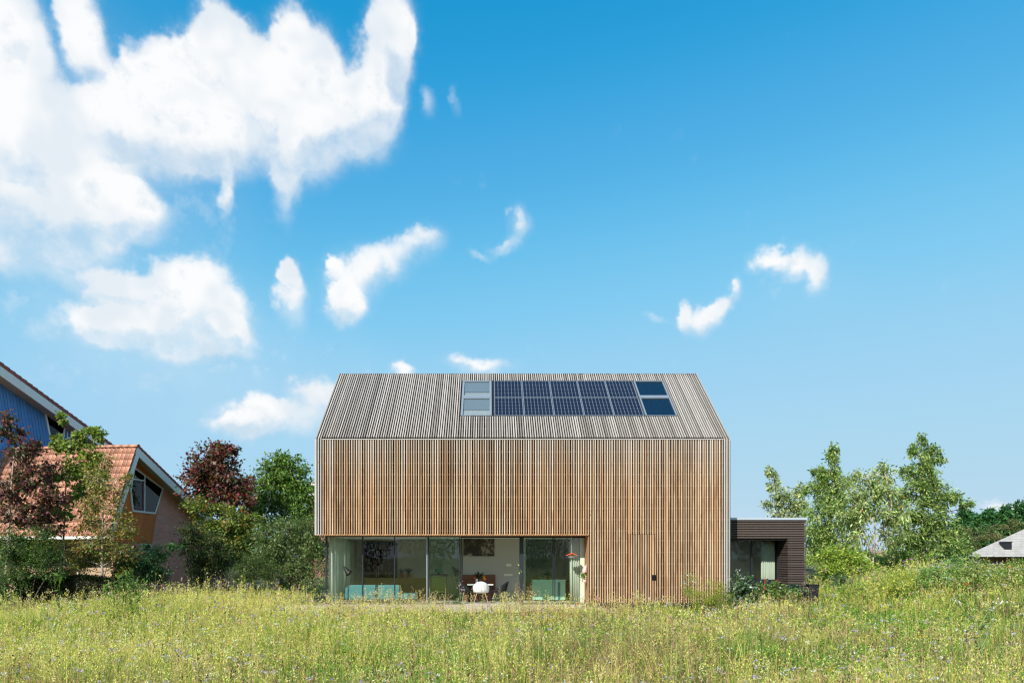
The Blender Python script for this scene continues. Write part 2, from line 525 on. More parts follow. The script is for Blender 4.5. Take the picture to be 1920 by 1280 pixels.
M = {}
M['slat'] = slat_mat('larch_slat', (0.61, 0.43, 0.27), (0.545, 0.30, 0.145), (0.48, 0.43, 0.385), 3.9, 6.2, gmin=0.08, gmax=0.80)
M['slat_edge'] = slat_mat('grey_larch_slat', (0.44, 0.39, 0.34), (0.38, 0.33, 0.28), (0.44, 0.41, 0.385), 0, 1)
M['batten'] = slat_mat('roof_larch', (0.39, 0.35, 0.31), (0.355, 0.295, 0.24), (0.38, 0.35, 0.325), 4.0, 8.5, axis=1, gmin=0.25, gmax=0.95, roof=True)
M['membrane'] = plain('black_membrane', (0.010, 0.010, 0.012), 0.8, 0.3)
M['counter'] = plain('counter_batten_wood', (0.07, 0.055, 0.045), 0.8)
M['soffit'] = plain('soffit_wood', (0.42, 0.22, 0.10), 0.7, 0.25, 20)
M['frame'] = plain('anthracite_aluminium', (0.022, 0.028, 0.038), 0.4, 0.15, 5, metal=0.2)
M['alu'] = plain('grey_aluminium', (0.36, 0.40, 0.44), 0.35, 0.08, 3, metal=0.5)
M['zinc'] = plain('zinc_edge', (0.52, 0.58, 0.64), 0.4, 0.1, 2, metal=0.3)
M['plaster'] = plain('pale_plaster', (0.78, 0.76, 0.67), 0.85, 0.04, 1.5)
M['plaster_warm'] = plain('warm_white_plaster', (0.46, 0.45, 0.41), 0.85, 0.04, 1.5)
M['ceiling'] = plain('ceiling_plaster', (0.80, 0.82, 0.78), 0.85, 0.03, 1.5)
M['screed'] = plain('grey_screed', (0.44, 0.42, 0.39), 0.5, 0.15, 1.2)
M['terrace'] = plain('terrace_stone', (0.50, 0.42, 0.35), 0.8, 0.15, 3, bump=0.3, rnd=0.12)
M['plinth'] = plain('black_plinth', (0.012, 0.014, 0.018), 0.6)
M['glass'] = glass_mat('clear_green_glass', (0.96, 0.98, 0.955), 1.5, 0.9)
M['glass2'] = glass_mat('door_glass', (0.82, 0.94, 0.87), 1.55, 1.2)
M['teal'] = plain('teal_wool', (0.075, 0.22, 0.245), 0.9, 0.12, 12, bump=0.4, bscale=180)
M['mint'] = plain('mint_lacquer', (0.46, 0.68, 0.60), 0.45, 0.05, 2)
M['walnut'] = plain('dark_walnut', (0.060, 0.038, 0.026), 0.6, 0.35, 9)
M['oak'] = plain('oak_cabinet', (0.38, 0.265, 0.14), 0.55, 0.3, 14)
M['teak'] = plain('teak_board', (0.20, 0.075, 0.040), 0.5, 0.3, 18)
M['white'] = plain('white_paint', (0.78, 0.78, 0.76), 0.5, 0.05, 3)
M['shell'] = plain('white_shell', (0.80, 0.82, 0.85), 0.35, 0.02, 2)
M['charcoal'] = plain('charcoal_felt', (0.018, 0.020, 0.026), 0.8, 0.2, 10)
M['ash'] = plain('ash_wood', (0.42, 0.30, 0.18), 0.55, 0.2, 20)
M['black'] = plain('black_metal', (0.012, 0.012, 0.013), 0.4, 0.1, 5, metal=0.3)
M['terracotta'] = plain('terracotta', (0.48, 0.12, 0.06), 0.8, 0.15, 10)
M['orange'] = plain('orange_lacquer', (0.78, 0.13, 0.03), 0.4, 0.06, 5)
M['green_glaze'] = plain('green_glaze', (0.02, 0.22, 0.10), 0.25, 0.1, 5)
M['red_wood'] = plain('red_oiled_wood', (0.30, 0.040, 0.018), 0.45, 0.2, 15)
M['navy'] = plain('navy_canvas', (0.012, 0.014, 0.03), 0.9, 0.2, 20)
M['dark_slat'] = plain('dark_stained_slat', (0.080, 0.059, 0.051), 0.75, 0.3, 14, bump=0.4, bscale=40, rnd=0.2)
M['pink_cloth'] = plain('pale_pink_cloth', (0.62, 0.44, 0.38), 0.9, 0.1, 12)
M['trim'] = plain('white_bargeboard', (0.80, 0.79, 0.76), 0.6, 0.06, 2)
M['soffit_grey'] = plain('grey_soffit', (0.42, 0.40, 0.34), 0.7, 0.08, 2)
M['blue_board'] = plain('blue_stained_board', (0.085, 0.25, 0.56), 0.7, 0.14, 8, rnd=0.10)
M['orange_board'] = plain('orange_stained_board', (0.62, 0.165, 0.035), 0.6, 0.2, 9, rnd=0.12)
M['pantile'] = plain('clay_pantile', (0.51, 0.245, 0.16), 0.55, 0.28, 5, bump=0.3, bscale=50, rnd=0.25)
M['pantile_dark'] = plain('shaded_side_pantile', (0.30, 0.075, 0.055), 0.65, 0.3, 6, rnd=0.2)  # darker copy of the clay tile, with this side's shade put into the colour
M['brick'] = brick_mat('rosy_brick', (0.78, 0.295, 0.23), (0.58, 0.205, 0.16), (0.58, 0.43, 0.37), 1)
M['brick_y'] = brick_mat('yellow_brick', (0.52, 0.34, 0.19), (0.44, 0.27, 0.15), (0.45, 0.40, 0.34), 0)
M['brick_r'] = brick_mat('far_brick', (0.34, 0.12, 0.08), (0.28, 0.10, 0.07), (0.32, 0.28, 0.25), 0)
M['dark_glass'] = glass_mat('window_glass', (0.25, 0.28, 0.30), 1.5, 1.0)
M['dark_room'] = plain('dark_room', (0.02, 0.02, 0.022), 0.9)
M['maroon'] = plain('maroon_frame', (0.16, 0.012, 0.03), 0.5)
M['slate'] = brick_mat('grey_concrete_tile', (0.37, 0.35, 0.33), (0.33, 0.315, 0.30), (0.22, 0.21, 0.20), 0, 0.36, 0.17)
M['bark'] = plain('bark', (0.15, 0.115, 0.085), 0.9, 0.3, 14, bump=0.6, bscale=40)
M['bark_pale'] = plain('pale_bark', (0.40, 0.34, 0.28), 0.85, 0.3, 10, bump=0.5, bscale=40)
M['gravel'] = plain('pale_gravel', (0.42, 0.41, 0.38), 0.9, 0.3, 30, bump=0.8, bscale=60)
M['curtain'] = plain('pale_green_curtain', (0.62, 0.68, 0.58), 0.9, 0.06, 3)
M['leaf'] = leaf_mat('leaf')
M['meadow'] = leaf_mat('meadow_leaf', 0.38, 0.55, 0.25)

def sm(a, b, x):
    t = np.clip((np.asarray(x, dtype=float) - a) / (b - a), 0, 1)
    return t*t*(3-2*t)

def ground_z(x, y):
    """meadow level, with the bank that rises on the right and a dip before the terrace"""
    x = np.asarray(x, dtype=float); y = np.asarray(y, dtype=float)
    z = -0.16 + 0.05*np.sin(x*0.7+1.3)*np.sin(y*0.5) + 0.03*np.sin(x*1.9)*np.cos(y*1.3+x)
    bank = sm(11.3, 16.8, x + 0.14*(24-y)) * sm(8.0, 19.0, y)
    z = z + bank*(0.98 + 0.10*np.sin(x*0.45+y*0.3))
    z = z - 0.10*sm(13, 19, y)*sm(-7.5, -5, x)*sm(8, 4, x)
    return z

# ------------------------------------------------------------------ ground
def build_ground():
    xs = np.concatenate([[-3000,-800,-250,-110,-60], np.arange(-40, 40.1, 0.5), [60,110,250,800,3000]])
    ys = np.concatenate([[-1500,-400,-120,-60,-35], np.arange(-24, 60.1, 0.5), [80,120,250,800,3000]])
    X, Y = np.meshgrid(xs, ys)
    Z = ground_z(X, Y)
    far = np.maximum(sm(40, 60, np.abs(X)), sm(55, 80, Y))
    Z = Z*(1-far) - 0.2*far
    # keep the ground under the house and annex slab
    ins = (X > -7.2) & (X < 12.2) & (Y > 20.6) & (Y < 35)
    Z = np.where(ins, np.minimum(Z, -0.22), Z)
    nx = len(xs)
    V = np.stack([X, Y, Z], -1).reshape(-1, 3)
    i, j = np.meshgrid(np.arange(len(ys)-1), np.arange(nx-1), indexing='ij')
    a = (i*nx+j).ravel()
    F = np.stack([a, a+1, a+nx+1, a+nx], -1)
    m, t, p, out = new_mat('soil_and_thatch')
    g = nd(t, 'ShaderNodeNewGeometry')
    n1 = noise(t, g.outputs['Position'], 0.5, 4, 0.6)
    n2 = noise(t, g.outputs['Position'], 14, 5, 0.65)
    c = ramp(t, n2, [(0.30, (0.030, 0.030, 0.012)), (0.50, (0.09, 0.085, 0.03)), (0.68, (0.20, 0.165, 0.07))])
    c = mixc(t, mth(t, 'MULTIPLY', n1, 0.6), c, (0.065, 0.10, 0.022))
    setc(t, p.inputs['Base Color'], c)
    p.inputs['Roughness'].default_value = 0.95
    b = nd(t, 'ShaderNodeBump'); b.inputs['Strength'].default_value = 0.8; b.inputs['Distance'].default_value = 0.05
    t.links.new(n2, b.inputs['Height']); t.links.new(b.outputs[0], p.inputs['Normal'])
    o = quads_obj('ground', V, m, F=F)
    tag(o, kind='structure')
build_ground()

# ------------------------------------------------------------------ the timber house
S = 55.0                         # photo pixels per metre in the facade plane
YF = FPX / S                     # distance of the facade plane
fx = lambda x: (x - CX) / S
fz = lambda y: EYE + (CY - y) / S
XL, XR = fx(590), fx(1370)
ZE = fz(822)                     # eave
ZS = fz(1002.5)                  # underside of the overhang
YR, ZR = 27.0, 8.917             # ridge
XJ = fx(1103.4)                  # jamb to the right of the glass
YG = 24.08                       # glass plane
TH = math.atan2(ZR - ZE, YR - YF)
SL = math.hypot(ZR - ZE, YR - YF)
YBK = YR + (YR - YF)
NS = 174
PIT = (XR - XL) / NS

house = empty('timber_house', (0.5*(XL+XR), YF, 0), 'timber slat clad gabled house with solar panels on its long roof', 'house')

def gx(x): return (x - CX) / FPX * YG        # X of a photo column in the glass plane

# --- shell: backing walls, storey body, room
mb = MB()
yb = YF + 0.085
mb.box(XL+0.03, XR-0.03, yb, YBK-0.1, ZS+0.03, ZE-0.02)                # upper storey body
w = mb.build('upper_wall', M['membrane'], house)
mb = MB()
mb.box(XJ+0.02, XR-0.03, yb, YBK-0.1, 0.02, ZS+0.03-0.003)
mb.build('ground_floor_wall', M['membrane'], house)
mb = MB()
mb.box(XJ+0.03, XR-0.05, yb-0.02, yb+0.3, -0.25, 0.10)
mb.build('plinth', M['plinth'], house)
mb = MB(); mb.box(XL+0.02, XJ+0.02, YF+0.02, YG+0.1, ZS-0.012, ZS+0.028); mb.build('soffit', M['soffit'], house)
mb = MB(); mb.box(XJ-0.001, XJ+0.018, YF+0.065, YG+0.1, 0.02, ZS-0.013); mb.build('jamb', M['soffit'], house)
# interior
YB = 29.3
XG = gx(612)                     # glass corner on the left
ZC = 2.372
XC0, XC1 = gx(864), 1.42         # core block behind the dining table
YC = 26.15
mb = MB(); mb.box(XG-0.05, XJ, YG-0.06, YB+0.2, -0.2, 0.0); mb.build('floor', M['screed'], house)
mb = MB(); mb.box(XG-0.05, XJ, YG+0.1, YB+0.2, ZC, ZS+0.027); mb.build('ceiling', M['ceiling'], house)
mb = MB(); mb.box(XG-0.05, XJ, YB, YB+0.18, 0.0, ZC-0.002); mb.build('back_wall', M['plaster'], house)
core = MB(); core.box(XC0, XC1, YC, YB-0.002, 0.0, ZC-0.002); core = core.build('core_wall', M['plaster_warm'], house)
mb = MB(); mb.box(XJ-0.16, XJ-0.004, YG+0.1, YB-0.003, 0.0, ZC-0.002); mb.build('side_wall', M['plaster'], house)
mb = MB(); mb.box(XG-0.04, XG+0.06, 27.2, YB-0.003, 0.001, ZC-0.002); mb.build('side_wall', M['plaster'], house)
# wall switches on the core
for (x0, x1, y0, y1) in ((949, 959, 1056, 1061), (945, 961, 1075, 1079)):
    a, b = px(x0, y1, YC), px(x1, y0, YC)
    mb = MB(); mb.box(a.x, b.x, YC-0.012, YC-0.001, a.z, b.z); mb.build('wall_switch', M['plaster'], house, bevel=0.003)

# --- facade slats
cl = MB()
for k in range(9):
    z = ZS + 0.12 + k*0.385
    if z < ZE - 0.05: cl.box(XL+0.05, XR-0.05, YF+0.047, YF+0.0845, z, z+0.045)
for k in range(6):
    z = 0.2 + k*0.40
    cl.box(XJ+0.05, XR-0.05, YF+0.047, YF+0.0845, z, z+0.045)
clad = cl.build('front_cladding', M['counter'], house)
SW = 0.0375
def slat_mesh(nm, L, mat, w=SW, d=0.045):
    b = MB(); e = 0.004
    prof = [(-w/2+e, 0), (w/2-e, 0), (w/2, e), (w/2, d), (-w/2, d), (-w/2, e)]
    nseg = 1
    v = [(x, y, z) for z in (0, L) for x, y in prof]
    n = len(prof)
    b.add(v, [tuple(range(n-1, -1, -1)), tuple(range(n, 2*n))] + [(i, (i+1) % n, (i+1) % n + n, i+n) for i in range(n)])
    me = bpy.data.meshes.new(nm); me.from_pydata(b.v, [], b.f); me.materials.append(mat); me.update()
    return me
LU, LF = ZE - 0.035 - ZS, ZE - 0.035 - fz(1130)
me_up, me_full = slat_mesh('slat_upper', LU, M['slat']), slat_mesh('slat_full', LF, M['slat'])
me_eup, me_efull = slat_mesh('slat_edge_upper', ZE-0.006-ZS, M['slat_edge']), slat_mesh('slat_edge_full', ZE-0.006-fz(1130), M['slat_edge'])
DX0, DX1 = fx(1179), fx(1230)                # the hidden door
ZD = fz(1001)
me_over = slat_mesh('slat_over_door', ZE - 0.035 - ZD, M['slat'])
door_x = []
for i in range(NS):
    x = XL + (i + 0.5)*PIT
    jx, jy = rng.normal(0, 0.0022), rng.normal(0, 0.0022)
    right = x > XJ + 0.012
    edge = i < 3 or i >= NS-3
    if DX0 < x < DX1:
        me, z = me_over, ZD; door_x.append(x)
    elif right: me, z = (me_efull if edge else me_full), fz(1130)
    else: me, z = (me_eup if edge else me_up), ZS
    o = bpy.data.objects.new('slat', me)
    put(o, clad, (x+jx, YF+jy, z))
    o.scale.x = 1 + rng.normal(0, 0.07)
    o.rotation_euler.y = rng.normal(0, 0.0006)
# door in the cladding, a hand's breadth proud of its surround
mb = MB(); mb.box(DX0+0.02, DX1-0.02, YF+0.02, YF+0.045, fz(1130)+0.01, ZD-0.015)
door = mb.build('door', M['membrane'], house)
tag(door, 'narrow slatted door flush in the timber cladding')
zh0, zh1 = fz(1088), fz(1077)
me_d = slat_mesh('slat_door', ZD-0.012-fz(1130), M['slat'])
me_d1, me_d2 = slat_mesh('slat_door_low', zh0-fz(1130), M['slat']), slat_mesh('slat_door_high', ZD-0.012-zh1, M['slat'])
for k, x in enumerate(door_x):
    if k >= len(door_x)-2:
        for me, z in ((me_d1, fz(1130)), (me_d2, zh1)):
            put(bpy.data.objects.new('slat', me), door, (x, YF-0.022, z))
    else:
        o = put(bpy.data.objects.new('slat', me_d), door, (x, YF-0.022-0.018*(k == 0), fz(1130)))
        o.scale.x = 1 + rng.normal(0, 0.07)
mb = MB(); hx = 0.5*(door_x[-1]+door_x[-2])
mb.box(hx-0.07, hx+0.07, YF+0.0, YF+0.018, zh0+0.003, zh1-0.003)
mb.tube([(hx+0.01, YF-0.02, zh0+0.07), (hx+0.01, YF-0.03, zh0+0.15)], 0.014, 8)
mb.build('handle', M['black'], door)
# drip board under the eave and end boards
mb = MB(); mb.box(XL+3*PIT+0.004, XR-3*PIT-0.004, YF-0.012, YF+0.06, ZE-0.032, ZE-0.006)
mb.build('eave_board', M['slat_edge'], house)
# gable ends clad with upright slats (seen edge-on)
for sx_, xx in ((-1, XL), (1, XR)):
    mb = MB(); y = YF + 0.10
    while y < YBK - 0.1:
        top = ZE + (min(y, 2*YR-y) - YF) * math.tan(TH) - 0.1
        bot = ZS if sx_ < 0 else fz(1130)
        mb.box(xx - 0.028 if sx_ < 0 else xx - 0.030, xx + 0.028 if sx_ < 0 else xx + 0.028, y, y+SW, bot, top)
        y += PIT
    tag(mb.build('gable_cladding', M['slat_edge'], house), kind='stuff')

# --- roof
ct, st = math.cos(TH), math.sin(TH)
def rp(x, s, n=0.0):
    """point on the front slope: s along the slope from the eave, n out of it"""
    return Vector((x, YF + s*ct - n*st, ZE + s*st + n*ct))
mb = MB()
def slab(b, x0, x1, s0, s1, n0, n1, mi=0):
    v = [rp(x, s, n) for n in (n0, n1) for (x, s) in ((x0, s0), (x1, s0), (x1, s1), (x0, s1))]
    b.add(v, [(3,2,1,0),(4,5,6,7),(0,1,5,4),(1,2,6,5),(2,3,7,6),(3,0,4,7)], mi)
slab(mb, XL+0.03, XR-0.03, 0.03, SL, -0.25, -0.075)
vb = [Vector((x, 2*YR - YF - q*ct + n*-st*-1, ZE + q*st + n*ct)) for n in (-0.25, -0.0) for (x, q) in ((XL+0.03, 0), (XR-0.03, 0), (XR-0.03, SL), (XL+0.03, SL))]
mb.add(vb, [(3,2,1,0),(4,5,6,7),(0,1,5,4),(1,2,6,5),(2,3,7,6),(3,0,4,7)])
# gable triangles
for x0, x1 in ((XL+0.04, XL+0.12), (XR-0.12, XR-0.04)):
    mb.prism([(x0, YF+0.12, ZE-0.03), (x0, YBK-0.12, ZE-0.03), (x0, YR, ZR-0.12)], (x1-x0, 0, 0))
roof = mb.build('roof', M['membrane'], house)
def batten_mesh(nm, L, w=SW, d=0.045):
    b = MB()
    b.box(-w/2, w/2, 0, L, -d, 0)
    me = bpy.data.meshes.new(nm); me.from_pydata(b.v, [], b.f); me.materials.append(M['batten']); me.update()
    return me
PX0, PX1, PS0, PS1 = -1.01, 6.78, 1.57, 4.30     # field of skylights and panels
SG = 0.10
bm_full, bm_edge = batten_mesh('batten_full', SL-SG-0.01), batten_mesh('batten_edge', SL-0.0)
bm_low, bm_high = batten_mesh('batten_low', PS0-0.03-SG), batten_mesh('batten_high', SL-0.01-PS1-0.04)
for i in range(NS):
    x = XL + (i+0.5)*PIT + rng.normal(0, 0.0022)
    edge = i < 3 or i >= NS-3
    if edge: segs = [(bm_edge, 0.0)]
    elif PX0-0.03 < x < PX1+0.03: segs = [(bm_low, SG), (bm_high, PS1+0.04)]
    else: segs = [(bm_full, SG)]
    for me, s in segs:
        o = bpy.data.objects.new('batten', me)
        put(o, roof, rp(x, s + (0 if edge else rng.normal(0, 0.006)), rng.normal(0, 0.002)))
        o.rotation_euler = (TH, 0, 0)
        o.scale.x = 1 + rng.normal(0, 0.07)
mb = MB()
for k in range(11):
    s = 0.25 + k*0.46
    if s < PS0-0.1 or s > PS1+0.05:
        slab(mb, XL+0.05, XR-0.05, s, s+0.045, -0.074, -0.046)
    else:
        slab(mb, XL+0.05, PX0-0.05, s, s+0.045, -0.074, -0.046); slab(mb, PX1+0.05, XR-0.05, s, s+0.045, -0.074, -0.046)
mb.build('counter_batten', M['counter'], house)
# field tray
mb = MB(); slab(mb, PX0-0.02, PX1+0.02, PS0-0.02, PS1+0.03, -0.0735, -0.060); mb.build('panel_tray', M['plinth'], house)

# solar panels
def pv_mat():
    m, t, p, out = new_mat('solar_cells')
    u = nd(t, 'ShaderNodeUVMap'); u.uv_map = 'UVMap'
    s = nd(t, 'ShaderNodeSeparateXYZ'); t.links.new(u.outputs[0], s.inputs[0])
    def near(v, n):
        f = mth(t, 'FRACT', mth(t, 'MULTIPLY', v, float(n)))
        return mth(t, 'MINIMUM', f, mth(t, 'SUBTRACT', 1.0, f))
    dx, dy = near(s.outputs[0], 8), near(s.outputs[1], 12)
    dot = mth(t, 'LESS_THAN', mth(t, 'ADD', dx, dy), 0.165)
    lx = mth(t, 'LESS_THAN', dx, 0.035)
    ly = mth(t, 'LESS_THAN', dy, 0.05)
    ln = mth(t, 'MAXIMUM', dot, mth(t, 'MAXIMUM', mth(t, 'MULTIPLY', lx, 0.34), mth(t, 'MULTIPLY', ly, 0.12)))
    g = nd(t, 'ShaderNodeNewGeometry')
    blue = mixc(t, noise(t, g.outputs['Position'], 2.0, 2), (0.006, 0.008, 0.020), (0.010, 0.013, 0.030))
    setc(t, p.inputs['Base Color'], mixc(t, ln, blue, (0.27, 0.29, 0.33)))
    p.inputs['Roughness'].default_value = 0.14
    p.inputs['Specular IOR Level'].default_value = 0.28
    return m
M['pv'] = pv_mat()
PW0, PW1 = 0.205, 5.585
pw, ph = (PW1-PW0)/5, (PS1-PS0)/2
pan = empty
for r in range(2):
    for c in range(5):
        x0, x1 = PW0 + c*pw + 0.012, PW0 + (c+1)*pw - 0.012
        s0, s1 = PS0 + r*ph + 0.012, PS0 + (r+1)*ph - 0.012
        mb = MB()
        e = 0.016
        for (a, b2, c2, d2) in ((x0, x1, s0, s0+e), (x0, x1, s1-e, s1), (x0, x0+e, s0+e, s1-e), (x1-e, x1, s0+e, s1-e)):
            slab(mb, a, b2, c2, d2, -0.04, 0.008)
        fr = mb.build('solar_panel', M['alu'], house)
        mb = MB()
        mb.add([rp(x0+e, s0+e, 0.002), rp(x1-e, s0+e, 0.002), rp(x1-e, s1-e, 0.002), rp(x0+e, s1-e, 0.002)], [(0,1,2,3)])
        mb.add([rp(x0+e, s0+e, -0.03), rp(x1-e, s0+e, -0.03), rp(x1-e, s1-e, -0.03), rp(x0+e, s1-e, -0.03)], [(3,2,1,0)])
        ce = mb.build('cell_sheet', M['pv'], fr)
        uvl = ce.data.uv_layers.new(name='UVMap')
        for li, uv in enumerate([(0,0),(1,0),(1,1),(0,1)]*2): uvl.data[li].uv = uv
# skylights: two with a lowered pale blind, two dark
def blind_mat():
    return plain('pale_blind', (0.25, 0.26, 0.275), 0.7, 0.03)
M['blind'] = blind_mat(); M['blue_blind'] = plain('dark_blue_screen', (0.010, 0.012, 0.026), 0.35, 0.1, 3, spec=0.6)
M['sky_glass'] = glass_mat('roof_glass', (0.85, 0.9, 0.92), 1.5, 1.0)
for side, (x0, x1) in enumerate(((PX0+0.01, 0.115), (5.63, PX1-0.01))):
    for r in range(2):
        s0 = PS0 + r*(ph+0.0) + 0.01; s1 = s0 + ph - 0.03
        fr_w = 0.075 if side == 0 else 0.05
        low = 0.15 if r == 1 else 0.02
        mb = MB()
        slab(mb, x0, x1, s0, s0+low, -0.058, 0.012); slab(mb, x0, x1, s1-fr_w, s1, -0.058, 0.022)
        slab(mb, x0, x0+fr_w, s0+low, s1-fr_w, -0.058, 0.016); slab(mb, x1-fr_w, x1, s0+low, s1-fr_w, -0.058, 0.016)
        sk = mb.build('skylight', M['alu'], house)
        a0, a1, b0, b1 = x0+fr_w, x1-fr_w, s0+low, s1-fr_w
        if side == 0:
            mb = MB(); bl = b0 + (b1-b0)*(0.38 if r == 0 else 0.30)
            slab(mb, a0, a1, bl, b1, -0.034, -0.030); mb.build('roller_blind', M['blind'], sk)
            mb = MB(); slab(mb, a0, a1, b0, bl, -0.054, -0.050); mb.build('lining', M['slat_edge'], sk)
        else:
            mb = MB(); slab(mb, a0, a1, b0, b1, -0.034, -0.028); mb.build('screen', M['blue_blind'], sk)
        mb = MB(); slab(mb, a0, a1, b0, b1, -0.012, -0.006); mb.build('pane', M['sky_glass'], sk)

# --- glazing of the ground floor
def post(x0, x1, y0=YG-0.03, y1=YG+0.05, mat='frame', z0=0.0, nm='mullion'):
    b = MB(); b.box(x0, x1, y0, y1, z0, ZS-0.014); return b.build(nm, M[mat], house)
post(XG-0.03, XG+0.02)
for x, w_ in ((680, 0.045), (740, 0.035)): post(gx(x)-w_/2, gx(x)+w_/2)
post(gx(799.5), gx(801.5), mat='alu'); post(gx(802.5), gx(804.8), YG-0.05)
post(gx(861), gx(862.6), YG-0.05); post(gx(864.2), gx(865.6))
post(gx(974), gx(981.5), YG-0.07, YG+0.09)
post(gx(1036.2), gx(1037.6)); post(gx(1039.6), gx(1041), YG-0.05)
post(gx(1096.4), XJ-0.004)
mb = MB(); mb.box(XG-0.03, gx(864), YG-0.035, YG+0.055, ZS-0.045, ZS-0.0145); mb.build('head_frame', M['frame'], house)
mb = MB(); mb.box(gx(864)+.002, XJ-0.005, YG-0.037, YG+0.06, ZS-0.07, ZS-0.0145); mb.build('head_frame', M['frame'], house)
mb = MB(); mb.box(XG-0.03, gx(864), YG-0.036, YG+0.056, -0.02, 0.035); mb.build('sill_frame', M['frame'], house)
mb = MB(); mb.box(gx(981), XJ-0.005, YG-0.036, YG+0.056, -0.02, 0.035); mb.build('sill_frame', M['frame'], house)
def pane(x0, x1, y, mat='glass'):
    b = MB(); b.box(x0, x1, y, y+0.012, 0.036, ZS-0.046); return b.build('glass_pane', M[mat], house)
pane(gx(613), gx(679), YG+0.005); pane(gx(681), gx(739), YG+0.005); pane(gx(741), gx(800), YG+0.005)
pane(gx(805), gx(861), YG-0.03, 'glass2')
pane(gx(982), gx(1036), YG+0.005, 'glass2'); pane(gx(1041), gx(1096), YG+0.005)
# glazed left end
for y0, y1 in ((YG+0.06, 25.3), (25.34, 27.15)):
    b = MB(); b.box(XG-0.01, XG+0.002, y0, y1, 0.036, ZC-0.01); b.build('glass_pane', M['glass'], house)
b = MB(); b.box(XG-0.03, XG+0.03, 25.3, 25.34, 0.0, ZC-0.003); b.build('mullion', M['frame'], house)
b = MB(); b.box(XG-0.03, XG+0.03, 27.15, 27.195, 0.0, ZC-0.003); b.build('mullion', M['frame'], house)

# --- terrace of stone slabs before the glass
ter = MB(); ter.box(-6.9, 3.75, 21.25, YG-0.07, -0.2, -0.05); ter = ter.build('terrace', M['plinth'])
tag(ter, kind='structure')
b = MB(); b.box(-0.495, 0.495, -0.345, 0.345, -0.045, 0)
me_sl = bpy.data.meshes.new('paving_slab'); me_sl.from_pydata(b.v, [], b.f); me_sl.materials.append(M['terrace']); me_sl.update()
for r in range(4):
    for c in range(11):
        x = -6.4 + c + (0.25 if r % 2 else 0)
        if x + 0.5 > 3.8: continue
        o = put(bpy.data.objects.new('paving_slab', me_sl), ter, (x, 21.6 + r*0.7, -0.008 + rng.normal(0, 0.0015)))
# worn stone step at the corner of the cladding
b = MB(); b.box(fx(1103)+0.15, fx(1128), YF-1.5, YF-0.15, -0.2, -0.03)
o = b.build('step', M['terrace'], bevel=0.03); tag(o, 'low pale stone step at the end of the terrace', 'step')

# ------------------------------------------------------------------ inside the house
def curtain_mat():
    m, t, p, out = new_mat('pale_green_linen')
    g = nd(t, 'ShaderNodeNewGeometry')
    c = mixc(t, noise(t, g.outputs['Position'], 90, 2), (0.72, 0.79, 0.70), (0.82, 0.87, 0.80))
    setc(t, p.inputs['Base Color'], c); p.inputs['Roughness'].default_value = 0.9
    tr = nd(t, 'ShaderNodeBsdfTranslucent'); setc(t, tr.inputs[0], c)
    mx = nd(t, 'ShaderNodeMixShader'); mx.inputs[0].default_value = 0.45
    t.links.new(p.outputs[0], mx.inputs[1]); t.links.new(tr.outputs[0], mx.inputs[2]); t.links.new(mx.outputs[0], out.inputs[0])
    return m
M['linen'] = curtain_mat()
def curtain(a, b, z0, z1, folds, amp, label, group):
    """hanging cloth from plan point a to b with soft folds"""
    a, b = Vector(a), Vector(b); d = b - a; nrm = Vector((-d.y, d.x)).normalized()
    n = folds*8
    rows = []
    for z, sq in ((z1, 0.6), (z1-0.25, 0.85), (0.5*(z0+z1), 1.0), (z0, 1.15)):
        row = []
        for i in range(n+1):
            t_ = i/n
            w_ = amp*sq*(math.sin(t_*folds*2*math.pi + 0.4*math.sin(z+i)) + 0.35*math.sin(t_*folds*4.7+1))
            q = a + d*t_ + nrm*w_
            row.append((q.x, q.y, z))
        rows.append(row)
    m_ = MB().grid(rows)
    o = m_.build('curtain', M['linen'], smooth=True, solid=0.004)
    return tag(o, label, 'curtain', group)
gC = 'pale green linen curtains'
curtain((XG+0.10, YG+0.10), (XG+0.22, YG+0.35), 0.02, ZC-0.01, 2, 0.03, 'slim bunch of curtain at the glass corner of the living room', gC)
curtain((XG+0.13, 25.05), (XG+0.13, 25.95), 0.02, ZC-0.01, 5, 0.045, 'pale sunlit curtain along the end window behind the black lamp', gC)
curtain((XG+0.14, 26.2), (XG+0.18, 27.9), 0.02, ZC-0.01, 9, 0.05, 'long shaded curtain at the end wall behind the teal sofa', gC)
curtain((gx(1070), YG+0.22), (gx(1096), YG+0.26), 0.02, ZC-0.01, 6, 0.045, 'pale green curtain beside the timber jamb of the terrace doors', gC)

def soft_box(b, x0, x1, y0, y1, z0, z1, mi=0):
    b.box(x0, x1, y0, y1, z0, z1, mi)
# sofa, its back to the terrace
YS = 24.75
sx0, sx1, sx2 = px(653, 0, YS).x, px(749, 0, YS).x, px(780, 0, YS+.2).x
so = empty('sofa', (0.5*(sx0+sx2), YS+0.4, 0), 'teal two seat sofa with chaise seen from behind through glass', 'sofa')
xm = px(707, 0, YS).x
ztop = px(0, 1096, YS).z
for x0, x1 in ((sx0, xm-0.008), (xm+0.008, sx1)):
    b = MB(); b.box(x0, x1, YS, YS+0.22, 0.12, ztop); b.build('backrest', M['teal'], so, bevel=0.05)
b = MB(); b.box(sx0-0.2, sx0-0.012, YS+0.06, YS+0.9, 0.12, ztop-0.09); b.build('armrest', M['teal'], so, bevel=0.06)
b = MB(); b.box(sx0, sx1, YS+0.225, YS+0.9, 0.14, 0.42); b.build('seat', M['teal'], so, bevel=0.05)
b = MB(); b.box(sx1+0.01, sx2, YS+0.1, YS+0.95, 0.12, px(0, 1113, YS).z); b.build('chaise', M['teal'], so, bevel=0.05)
for x in (sx0+0.1, sx1-0.1, sx2-0.1):
    for y in (YS+0.15, YS+0.8):
        b = MB(); b.tube([(x, y, 0), (x, y, 0.14)], 0.018, 6); b.build('leg', M['black'], so)
